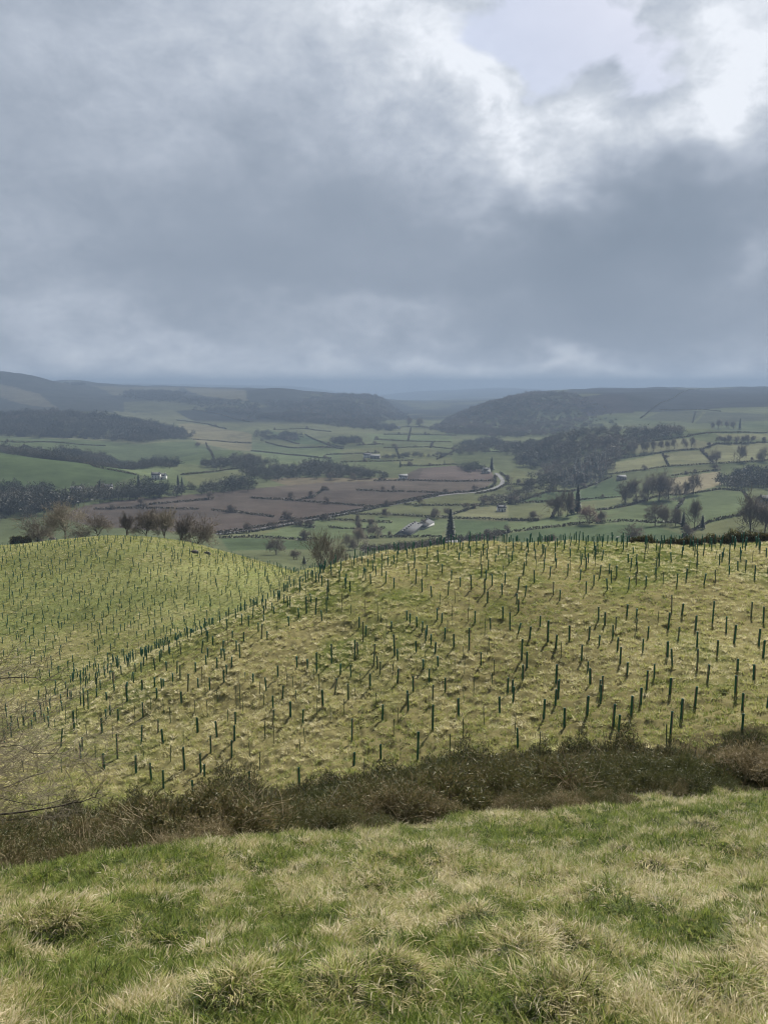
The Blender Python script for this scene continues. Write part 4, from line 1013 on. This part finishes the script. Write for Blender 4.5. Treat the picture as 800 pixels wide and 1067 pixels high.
# ------------------------------------------------------------------ hedgerows
HG = """road hedge, upper side, along the long straight lane|224,556;260,551;319,541;388,529;445,517;480,513;488,513
road hedge, lower side, along the long straight lane|228,558;260,555;305,547;368,535;400,528;445,519;456,517
short hedge at the left of the brown fields|145,527;190,523;222,520
hedge across the lower brown fields, left|100,531;130,530;165,530;206,531
hedge across the lower brown fields, right|221,532;245,534;270,537;285,539
short thick hedge ending at the lane|293,540;307,541
broken hedge in the upper left brown field|262,519;272,520;304,521
kinked hedge climbing between brown fields|312,521;327,518;336,511;342,511
long hedge from the kinked one to the lane|306,522;347,525;388,528
hedge across the middle brown fields|372,511;400,512;437,513;465,514
hedge across the top brown field|390,501;434,501;477,502;514,501
hedge on the inner side of the road bend|488,513;512,508;516,503;515,497
hedge on the outer side of the road bend|495,515;516,511;529,504;528,498;521,493
short hedge just below the lane|307,547;327,550
hedge from the lane across the green meadows|332,542;372,543;407,545
hedge under the lowest green meadows|230,561;260,560;304,562;330,563
hedge left of the barns in the meadow|377,561;393,560;407,560;434,560;458,559
hedge behind the barns, meadow side|344,550;358,551;400,551
long hedge above the barns|368,536;416,537;446,539;463,540;502,541;530,542;560,543
hedge across the olive field below the road bend|421,526;442,527;495,527;512,526;530,525
slanting hedge joining two meadow hedges|472,536;495,529
bushy hedge right of the tall conifer|477,564;502,559;519,555;530,555
hedge below the spur wood|530,525;581,523;614,520;645,518
sweeping hedge under the russet tree|522,558;530,555;581,549;614,545;665,544;699,545;714,548
short hedge left of the conifer clump|530,543;560,542
curved hedge over the bright green field|621,532;655,527;682,518;719,515;749,510;773,512;781,522;784,530
hedge rising right from the crest|712,560;718,556;736,545;776,536
hedge under the big pale field|631,495;699,486;753,483;800,480
hedge along the narrow olive strip|699,496;749,490
hedge above the big pale field|641,478;682,473;732,468;746,463;800,461
short steep hedge joining two upper hedges|729,469;736,476;743,483
hedge at the top of the pale fields|648,471;665,461;712,456;746,451;800,451
dark hedge slanting up the far moor|667,436;678,427;705,412;729,405
level hedge across the far moor fields|687,427;732,427;750,429
short hedge down the far moor fields|724,429;721,441
hedge along the top of the bulging left field|24,464;64,478;100,487;142,495
hedge right of the white farmhouse|189,495;236,490;270,485
hedge on the far left pasture|184,438;216,442;236,447
upper hedge on the striped far pasture|291,456;312,463
middle hedge on the striped far pasture|277,461;304,467;358,468
lower hedge on the striped far pasture|318,453;344,465;358,466
hedge below the far farm|356,482;400,481;430,480
hedge across the far flat fields|390,458;425,460;470,461
second hedge across the far flat fields|400,467;448,466;470,468
hedge at the top edge of the brown block|418,485;440,486;476,484
hedge beside the spur wood's lower edge|540,523;600,511;637,497
hedge at the upper edge of the pale strip|322,495;340,493;400,493
hedge below the wood on the left hillside|0,461;50,461;110,465
faint hedge on the far left ridge pasture|200,427;230,432;262,440
hedge at the mouth of the far valley|380,446;430,445;470,446
hedge between two far flat fields|400,453;440,453;475,454
short cross hedge on the far flats, left|428,446;425,460
short cross hedge on the far flats, middle|451,461;448,467
cross hedge right of the far farm|412,467;416,478
hedge right of the far clump|372,464;400,463
hedge below the far clump|340,474;380,473;395,472
slanting hedge toward the foot of the steep hill|455,479;474,470;490,466
upper hedge by the foot of the steep hill|500,465;528,464
lower hedge by the foot of the steep hill|503,471;530,470
hedge across the pasture left of the striped fields|262,470;300,474;345,478
faint hedge above the copse on the far pasture|285,448;318,447;345,450
hedge on the pasture right of the dark wood|200,458;230,460;262,462
cross hedge between the dark wood and the farmhouse|215,462;225,484
cross hedge through the lower green meadows|372,543;377,561
cross hedge left of the tall conifer|446,539;440,551
field hedge under the bend of the lane|530,505;545,506;562,503
cross hedge in the olive field below the spur|581,524;575,540
cross hedge in the bright green field on the right|699,545;705,530;712,520
cross hedge over the big pale field|690,473;696,486
hedge at the foot of the left hill|0,575;0,575""".split('\n')
ng = 0
for i, l in enumerate(HG[:-1]):
    lb, ps = l.split('|'); px = [tuple(map(float, p.split(','))) for p in ps.split(';')]
    P = np.array([hit(a, b, 280)[:2] for a, b in px])
    seg = np.linalg.norm(np.diff(P, axis=0), axis=1); L_ = np.concatenate([[0], np.cumsum(seg)])
    D = P[:, 1].mean(); hh = 2.0+D*.0006; ww = 1.7+D*.0005
    n = max(8, int(L_[-1]/1.6)); n = min(n, 1400); t = np.linspace(0, L_[-1], n)
    x = np.interp(t, L_, P[:, 0]); y = np.interp(t, L_, P[:, 1])
    r = np.random.default_rng(i)
    k = 7; hv = hh*(.62+.55*fbm(t/9, t*0+i, 3, 3))
    gap = (fbm(t/30, t*0+i*3, 8, 2) < .2); hv = np.where(gap, hv*.4, hv)
    cnt = n*k
    px_ = np.repeat(x, k)+r.normal(0, ww*.3, cnt); py_ = np.repeat(y, k)+r.normal(0, ww*.3, cnt)
    z0 = H(px_, py_); q = r.uniform(0, 1, cnt); zz = z0+np.repeat(hv, k)*q*.85
    d = r.normal(size=(cnt, 3)); d[:, 2] = abs(d[:, 2])+.4; d /= np.linalg.norm(d, axis=1)[:, None]
    s = ww*.55; sd = np.cross(d, r.normal(size=(cnt, 3))); sd /= np.linalg.norm(sd, axis=1)[:, None]
    C0 = np.stack([px_, py_, zz], 1)
    V = np.stack([C0-sd*s*.6-d*s*.4, C0+sd*s*.6-d*s*.4, C0+d*s], 1).reshape(-1, 3); F = np.arange(3*cnt).reshape(-1, 3)
    o0 = np.array([x[0], y[0], float(H(x[0], y[0]))])
    me = mesh_np('hedge', V-o0, [F], M['hedge'], {'bt': np.repeat(r.uniform(0, 1, cnt), 3)})
    tag(link('hedgerow', me, None, o0), lb, 'hedge', 'hedgerows dividing the valley fields')

rt = np.random.default_rng(44); k = 0
for i, l in enumerate(HG[:-1]):
    px = [tuple(map(float, p.split(','))) for p in l.split('|')[1].split(';')]
    if i in (32, 33, 34, 0): continue
    for q in range(rt.integers(1, 4)):
        t = rt.uniform(0, len(px)-1); j = min(int(t), len(px)-2); a_ = np.array(px[j])*(1-t+j)+np.array(px[j+1])*(t-j)
        P = hit(a_[0], a_[1], 280); h = rt.uniform(4.5, 9.5)
        valley_tree(P, h, h*rt.uniform(.8, 1.4), 'twig', 'small bare tree growing in one of the valley hedgerows', int(rt.integers(0, 5)), 'small trees in the valley hedgerows')

# ------------------------------------------------------------------ lane
def lane(name, px, w, label):
    P = np.array([hit(a, b, 280)[:2] for a, b in px]); seg = np.linalg.norm(np.diff(P, axis=0), axis=1); L_ = np.concatenate([[0], np.cumsum(seg)])
    n = 160; t = np.linspace(0, L_[-1], n); x = np.interp(t, L_, P[:, 0]); y = np.interp(t, L_, P[:, 1])
    k = np.ones(9)/9; x[4:-4] = np.convolve(x, k, 'valid'); y[4:-4] = np.convolve(y, k, 'valid')
    T = np.stack([np.gradient(x), np.gradient(y)], 1); T /= np.linalg.norm(T, axis=1)[:, None]; Nn = np.stack([-T[:, 1], T[:, 0]], 1)
    V = []; 
    for s in (-.5, -.17, .17, .5):
        xx = x+Nn[:, 0]*w*s; yy = y+Nn[:, 1]*w*s; V.append(np.stack([xx, yy, np.maximum(H(xx, yy), H(x, y))+.25], 1))
    V = np.stack(V, 1).reshape(-1, 3); F = [[i*4+j, i*4+j+1, i*4+j+5, i*4+j+4] for i in range(n-1) for j in range(3)]
    tag(link(name, mesh_np(name, V, [np.array(F)], M['asphalt'], None, True)), label, kind='structure')
lane('lane', [(226,557),(260,553),(312,544),(376,532),(420,524),(450,518),(470,515),(495,513.5),(512,510),(522,505.5),(524,501),(520,496),(516,493)], 5.5, 'grey lane running straight then bending between hedges')
lane('farm_track', [(60,528),(100,520),(140,518)], 4, 'pale track edge beside riverside trees')

# ------------------------------------------------------------------ buildings
def house(px, py, L_, Wd, hw, rz, label, wall='white', roof='slate', name='farmhouse', nwin=3, chim=True, ymin=280, group=None, cat='house'):
    P = hit(px, py, ymin); o = empty(name, P); o.rotation_euler = (0, 0, rz)
    m = MB(); m.box((0, 0, hw/2-.5), (L_, Wd, hw+1)); hr = Wd*.36
    for sx in (-1, 1):
        xx = sx*L_/2; m.add([(xx, -Wd/2, hw), (xx, Wd/2, hw), (xx, 0, hw+hr)], [[0, 1, 2]])
    link('wall', m.mesh('wall', M[wall]), o)
    m = MB()
    for s in (-1, 1):
        e = .4; a = np.array([[-L_/2-e, s*(Wd/2+e), hw-e*.7], [L_/2+e, s*(Wd/2+e), hw-e*.7], [L_/2+e, 0, hw+hr+.02], [-L_/2-e, 0, hw+hr+.02]])
        V = np.concatenate([a, a+np.array([0, 0, .22])]); m.add(V, [[0,1,2,3],[4,5,6,7],[0,1,5,4],[1,2,6,5],[2,3,7,6],[3,0,4,7]])
    rf = link('roof', m.mesh('roof', M[roof]), o)
    if chim:
        for sx in (-1, 1):
            c = MB(); c.box((sx*L_*.44, 0, hw+hr+.4), (.9, .9, 1.8)); link('chimney', c.mesh('chimney', M['stone']), rf)
    for k in range(nwin):
        xk = (k+.5)/nwin*L_-L_/2
        for zf in ((.3, .72) if hw > 4.5 else (.55,)):
            w = MB(); w.box((xk, -Wd/2-.04, hw*zf), (1.1, .1, 1.2)); link('window', w.mesh('window', M['glass']), o)
    d = MB(); d.box((L_*.04, -Wd/2-.05, 1.0), (1.1, .12, 2.1)); link('door', d.mesh('door', M['slate']), o)
    tag(o, label, cat, group)
house(163,499,10,7,5.2,.1,'white farmhouse among trees left of the brown fields',nwin=3)
house(170,499,8,6,4.4,-.3,'smaller white wing standing right against the white farmhouse',nwin=2)
house(80,513,11,7,3.6,.1,'low pale-roofed building among the riverside trees',roof='sheet',chim=False)
house(113,512,9,7,5,.5,'white gabled house half hidden by the dark riverside conifer')
house(506,493,11,7,5.2,.6,'white cottage beside the road bend and dark conifer')
house(383,477,14,9,5,.2,'white farmhouse on the far valley floor')
house(391,478,16,9,4,-.2,'grey barn right of the far white farmhouse',wall='stone',roof='sheet',chim=False,cat='barn',name='barn')
house(797,528,12,8,5,.4,'slate-roofed stone farmhouse at the right photo edge',wall='stone')
house(647,500,11,7,3.8,.3,'low grey farm building at the edge of the spur wood',wall='stone',roof='sheet',chim=False,cat='barn',name='barn')
house(420,499,11,8,3.6,.1,'cream low building above the brown field',wall='white',roof='sheet',chim=False,cat='barn',name='barn')
house(777,494,10,7,4.5,.2,'pale cottage amid woodland on the right slope')
house(415,447,13,8,5,.1,'tiny pale house at the mouth of the far valley',ymin=2000)
house(522,533,8,6,4,.1,'small pale house near scrubby trees by the road bend')
house(470,569,7,4,1.6,.3,'low stone shed at the foot of the tall solitary conifer',wall='stone',roof='sheet',chim=False,cat='shed',name='shed')
# long barns in the meadow
def long_barn(px0, py0, px1, py1, Wd, hw, label):
    A = hit(px0, py0, 280); B = hit(px1, py1, 280); d = B-A; L_ = min(np.hypot(d[0], d[1]), 95.); rz = math.atan2(d[1], d[0])
    Mi = A+d/np.hypot(d[0], d[1])*L_/2; Mi[2] = float(H(Mi[0], Mi[1]))
    o = empty('poultry_barn', Mi); o.rotation_euler = (0, 0, rz); hr = Wd*.2
    m = MB(); m.box((0, 0, hw/2-.5), (L_, Wd, hw+1))
    for sx in (-1, 1):
        xx = sx*L_/2; m.add([(xx, -Wd/2, hw), (xx, Wd/2, hw), (xx, 0, hw+hr)], [[0, 1, 2]])
    link('wall', m.mesh('wall', plain('barn_wall', (.5,.5,.48), .9, .2, 1)), o); m = MB()
    for s in (-1, 1):
        a = np.array([[-L_/2-.5, s*(Wd/2+.5), hw-.2], [L_/2+.5, s*(Wd/2+.5), hw-.2], [L_/2+.5, 0, hw+hr+.02], [-L_/2-.5, 0, hw+hr+.02]])
        m.add(np.concatenate([a, a+np.array([0, 0, .2])]), [[0,1,2,3],[4,5,6,7],[0,1,5,4],[1,2,6,5],[2,3,7,6],[3,0,4,7]])
    rf = link('roof', m.mesh('roof', M['slate']), o)
    v = MB()
    for k in range(7): v.box((-L_/2+(k+.5)*L_/7, 0, hw+hr+.6), (1.6, 1, 1.0))
    link('ridge_vent', v.mesh('ridge_vent', M['sheet']), rf)
    for s in (-1, 1):
        dd = MB(); dd.box((s*(L_/2+.05), 0, 1.6), (.1, 3.6, 3.2)); link('door', dd.mesh('door', M['sheet']), o)
    tag(o, label, 'barn', 'long low barns in the meadow')
long_barn(418,559,433,551,11,2.6,'nearer long grey-roofed barn in the green meadow')
long_barn(435,552,446,547,11,2.6,'farther long grey-roofed barn in the green meadow')
# two sheep seen over the crest
def sheep(px, py, label):
    P = hit(px, py, 280); s = 1.15; o = empty('sheep', P)
    m = MB()
    n = 12; an = np.arange(n)*2*pi/n; xs = [-.62,-.55,-.35,0,.3,.5,.62,.7,.85,.95,.98]; rs = [.04,.2,.3,.33,.31,.25,.18,.14,.12,.09,.03]; zs = [.72,.70,.68,.66,.68,.72,.8,.86,.88,.84,.82]
    V = np.concatenate([np.stack([np.full(n, x), r*np.cos(an), z+r*np.sin(an)], 1) for x, r, z in zip(xs, rs, zs)])*s
    F = [[i*n+j, i*n+(j+1) % n, (i+1)*n+(j+1) % n, (i+1)*n+j] for i in range(len(xs)-1) for j in range(n)]
    m.add(V, F)
    for lx in (-.42, .38):
        for ly in (-.14, .14): m.tube(np.array([(lx, ly, .55), (lx-.03, ly, .3), (lx, ly, 0)])*s, [.07*s, .045*s, .035*s], 6)
    for ly in (-.1, .1): m.tube(np.array([(.78, ly, .95), (.74, ly*2, 1.0)])*s, [.03, .012], 4)
    link('body', m.mesh('body', M['wool'], True), o); o.rotation_euler = (0, 0, random.uniform(-.5, .5)); tag(o, label, 'sheep', 'white sheep in the green field')
sheep(637,561,'left one of two white sheep on the green field beyond the crest'); sheep(643,561,'right one of two white sheep on the green field beyond the crest')
# low stones on the left hill
def rock(px, py, w, h, label, seed):
    P = hit(px, py); r = np.random.default_rng(seed); n = 10; an = np.arange(n)*2*pi/n; m = MB(); w = w*P[1]/FPX/2; h = h*P[1]/FPX
    V = np.concatenate([np.stack([w*q*np.cos(an)*r.uniform(.75, 1.2, n), w*.6*q*np.sin(an)*r.uniform(.75, 1.2, n), h*z+r.normal(0, h*.06, n)], 1) for q, z in ((1.1, -.3), (1, .3), (.7, .8), (.25, 1.0), (.02, 1.02))])
    m.add(V, [[i*n+j, i*n+(j+1) % n, (i+1)*n+(j+1) % n, (i+1)*n+j] for i in range(4) for j in range(n)])
    tag(link('rock', m.mesh('rock', plain('dark_earth', (.10,.085,.06), .9, .4, 3, .4)), None, P), label, 'rock', 'dark stones on the left hilltop')
rock(41,564,9,3.,'dark stone mound below the leftmost bare tree',1); rock(55,562,8,2.6,'dark stone at the left hilltop under the tall pale tree',2)
rock(203,576,10,3,'dark earth scrape on the right shoulder of the left hill',3); rock(216,577,7,2.5,'small dark stone right of the earth scrape',4)

# ------------------------------------------------------------------ haze
def haze():
    m, N, L = mk('haze_air'); v = N.new('ShaderNodeVolumePrincipled'); v.inputs['Color'].default_value = (.282, .375, .525, 1); v.inputs['Density'].default_value = HAZE_D
    v.inputs['Anisotropy'].default_value = 0.1
    o = N.new('ShaderNodeOutputMaterial'); L.new(v.outputs[0], o.inputs['Volume'])
    mb = MB(); zb, zt = -420., 90.
    mb.box((0, 8200, (zb+zt)/2), (42000, 17400, zt-zb))
    tag(link('haze', mb.mesh('haze', m)), 'thin blue-grey haze lying over the valley', kind='stuff')
HAZE_D = 2.2e-4
haze()

# ------------------------------------------------------------------ light, sky, camera
SUN_EL, SUN_AZ = R(38), R(24)          # azimuth measured to the right of the view
sl = bpy.data.lights.new('sun', 'SUN'); sl.energy = 5.0; sl.angle = R(.6); sl.color = (1, .95, .86)
so = bpy.data.objects.new('sun', sl); COL.objects.link(so)
sd = np.array([sin(SUN_AZ)*cos(SUN_EL), cos(SUN_AZ)*cos(SUN_EL), sin(SUN_EL)])
from mathutils import Vector
so.rotation_euler = Vector(sd).to_track_quat('Z', 'Y').to_euler()
w = bpy.data.worlds.new('World'); SC.world = w; w.use_nodes = True
w.cycles.sampling_method = 'MANUAL'; w.cycles.sample_map_resolution = 512
N, L = w.node_tree.nodes, w.node_tree.links; N.clear()
sky = N.new('ShaderNodeTexSky'); sky.sky_type = 'NISHITA'; sky.sun_disc = False; sky.sun_elevation = SUN_EL; sky.sun_rotation = SUN_AZ; sky.air_density = 1.2; sky.dust_density = 2.5
tc = N.new('ShaderNodeTexCoord'); sx = N.new('ShaderNodeSeparateXYZ')
vn = N.new('ShaderNodeVectorMath'); vn.operation = 'NORMALIZE'; L.new(tc.outputs['Generated'], vn.inputs[0]); L.new(vn.outputs[0], sx.inputs[0])
AZ = mth(N, L, 'MULTIPLY', mth(N, L, 'ARCTAN2', sx.outputs[0], sx.outputs[1]), 57.2958)
EL = mth(N, L, 'MULTIPLY', mth(N, L, 'ARCSINE', sx.outputs[2]), 57.2958)
cb = N.new('ShaderNodeCombineXYZ'); L.new(AZ, cb.inputs[0]); L.new(mth(N, L, 'MULTIPLY', EL, 1.5), cb.inputs[1])
def nz(scale, detail, rough, off=(0,0,0), sc=(1,1,1), dist=0):
    mp = N.new('ShaderNodeMapping'); mp.inputs['Location'].default_value = off; mp.inputs['Scale'].default_value = sc; L.new(cb.outputs[0], mp.inputs[0])
    n = N.new('ShaderNodeTexNoise'); n.inputs['Scale'].default_value = scale; n.inputs['Detail'].default_value = detail; n.inputs['Roughness'].default_value = rough; n.inputs['Distortion'].default_value = dist
    L.new(mp.outputs[0], n.inputs[0]); return n
wn = nz(.13, 3, .55); sc_ = N.new('ShaderNodeSeparateColor'); L.new(wn.outputs['Color'], sc_.inputs[0])
AZw = mth(N, L, 'ADD', AZ, mth(N, L, 'MULTIPLY', mth(N, L, 'SUBTRACT', sc_.outputs[0], .5), 13))
ELw = mth(N, L, 'ADD', EL, mth(N, L, 'MULTIPLY', mth(N, L, 'SUBTRACT', sc_.outputs[1], .5), 10))
def pe(px, py):
    u = (px-400)/FPX; v = (533.5-py)/FPX; x = u; y = CP+v*SP; z = v*CP-SP
    return math.degrees(math.atan2(x, y)), math.degrees(math.atan2(z, math.hypot(x, y)))
def blob(px, py, rx, ry, amp, rot=0):
    a, e = pe(px, py); rx = rx/FPX*57.3; ry = ry/FPX*57.3
    dx = mth(N, L, 'SUBTRACT', AZw, a); dy = mth(N, L, 'SUBTRACT', ELw, e)
    c, s = cos(R(rot)), sin(R(rot))
    p = mth(N, L, 'MULTIPLY', mth(N, L, 'ADD', mth(N, L, 'MULTIPLY', dx, c), mth(N, L, 'MULTIPLY', dy, s)), 1/rx)
    q = mth(N, L, 'MULTIPLY', mth(N, L, 'ADD', mth(N, L, 'MULTIPLY', dx, -s), mth(N, L, 'MULTIPLY', dy, c)), 1/ry)
    g = mth(N, L, 'EXPONENT', mth(N, L, 'MULTIPLY', mth(N, L, 'ADD', mth(N, L, 'MULTIPLY', p, p), mth(N, L, 'MULTIPLY', q, q)), -1.))
    return mth(N, L, 'MULTIPLY', g, amp)
acc = None
for bl in [(455,70,95,85,.36,-30),(545,120,90,45,.40,-25),(700,118,120,32,.36,12),(775,40,85,60,.40,0),(500,215,28,30,.16,0),(330,10,150,60,.16,0),(640,-60,500,90,.20,0),(740,35,75,48,.16,0),
           (60,245,120,40,.14,-10),(110,70,170,80,.17,0),(400,330,120,22,.20,0),(60,325,120,26,.16,-15),(230,360,180,12,.12,-4),(690,384,240,12,.15,0),(330,388,330,14,.22,0),(785,285,40,22,.18,30),
           (640,245,170,70,-.18,12),(230,240,160,60,-.08,0),(250,300,160,30,-.06,-10),(650,330,190,35,-.08,0),(780,170,60,40,.25,0)]:
    g = blob(*bl); acc = g if acc is None else mth(N, L, 'ADD', acc, g)
det = nz(.22, 6, .62, (3, 7, 0), (1, 1, 1), .4).outputs['Fac']; det2 = nz(.05, 2, .5, (9, 1, 0), (.6, 1.6, 1)).outputs['Fac']
hz = mth(N, L, 'MULTIPLY', EL, .36)
acc = mth(N, L, 'ADD', acc, mth(N, L, 'MULTIPLY', mth(N, L, 'EXPONENT', mth(N, L, 'MULTIPLY', mth(N, L, 'MULTIPLY', hz, hz), -1.)), .24))
det3 = nz(.75, 4, .6, (1, 5, 0), (1, 1, 1), .3).outputs['Fac']
bsum = mth(N, L, 'ADD', .27, acc)
bsum = mth(N, L, 'ADD', bsum, mth(N, L, 'MULTIPLY', mth(N, L, 'SUBTRACT', det3, .5), mth(N, L, 'ADD', .07, mth(N, L, 'MULTIPLY', acc, .5))))
bsum = mth(N, L, 'ADD', bsum, mth(N, L, 'MULTIPLY', mth(N, L, 'SUBTRACT', det, .5), mth(N, L, 'ADD', .18, mth(N, L, 'MULTIPLY', acc, 1.25))))
bsum = mth(N, L, 'ADD', bsum, mth(N, L, 'MULTIPLY', mth(N, L, 'SUBTRACT', det2, .5), .25))
bsum = mth(N, L, 'ADD', mth(N, L, 'MULTIPLY', bsum, 1.12), -.05)
cc = ramp(N, L, bsum, [(0, (.17,.21,.265)), (.25, (.235,.275,.335)), (.5, (.345,.385,.45)), (.75, (.47,.505,.56)), (1, (.64,.67,.72))])
bk = N.new('ShaderNodeMapRange'); bk.inputs['From Min'].default_value = -.3; bk.inputs['From Max'].default_value = .5; bk.inputs['To Min'].default_value = 5.2; bk.inputs['To Max'].default_value = 8.0; L.new(sx.outputs[1], bk.inputs['Value'])  # dims the unseen sky behind the camera, lowering fill light for contrast
bc = N.new('ShaderNodeCombineColor'); [L.new(bk.outputs[0], bc.inputs[i]) for i in range(3)]
cs = mixc(N, L, 1.0, cc, bc.outputs[0], 'MULTIPLY')
gap = mth(N, L, 'ADD', blob(592, 26, 88, 40, 1.5, -8), blob(560, -20, 70, 45, .8))
gap = mth(N, L, 'ADD', gap, mth(N, L, 'MULTIPLY', mth(N, L, 'SUBTRACT', det, .5), 1.3))
gr = N.new('ShaderNodeMapRange'); gr.inputs['From Min'].default_value = .55; gr.inputs['From Max'].default_value = 1.0; gr.inputs['To Max'].default_value = .8; L.new(gap, gr.inputs['Value'])
fin = mixc(N, L, gr.outputs[0], cs, mixc(N, L, .85, sky.outputs[0], (2.1, 2.65, 3.9)))
bg = N.new('ShaderNodeBackground'); bg.inputs['Strength'].default_value = .1; L.new(fin, bg.inputs[0])
ow = N.new('ShaderNodeOutputWorld'); L.new(bg.outputs[0], ow.inputs[0])

cam = bpy.data.cameras.new('camera'); co = bpy.data.objects.new('camera', cam); COL.objects.link(co); SC.camera = co
cam.sensor_fit = 'VERTICAL'; cam.sensor_height = 36; cam.lens = 36*FPX/1067; cam.clip_start = .05; cam.clip_end = 60000
co.location = (0, 0, 0); co.rotation_euler = (pi/2-PITCH, 0, 0)
vs = SC.view_settings; SC.display_settings.display_device = 'sRGB'; vs.view_transform = 'Standard'; vs.look = 'None'; vs.gamma = 1; vs.exposure = 0.78; vs.use_curve_mapping = False
cy = SC.cycles; cy.use_denoising = True; cy.use_adaptive_sampling = True; cy.adaptive_threshold = .02; cy.filter_width = 1.1; cy.adaptive_min_samples = 24; cy.max_bounces = 4; cy.diffuse_bounces = 2; cy.glossy_bounces = 1; cy.transmission_bounces = 3; cy.transparent_max_bounces = 4; cy.volume_bounces = 0
cy.caustics_reflective = False; cy.caustics_refractive = False
try: cy.denoiser = 'OPENIMAGEDENOISE'; cy.denoising_prefilter = 'ACCURATE'
except Exception: pass
print('WOODS', WN); print('GUARDS', len(guards), len(rest))
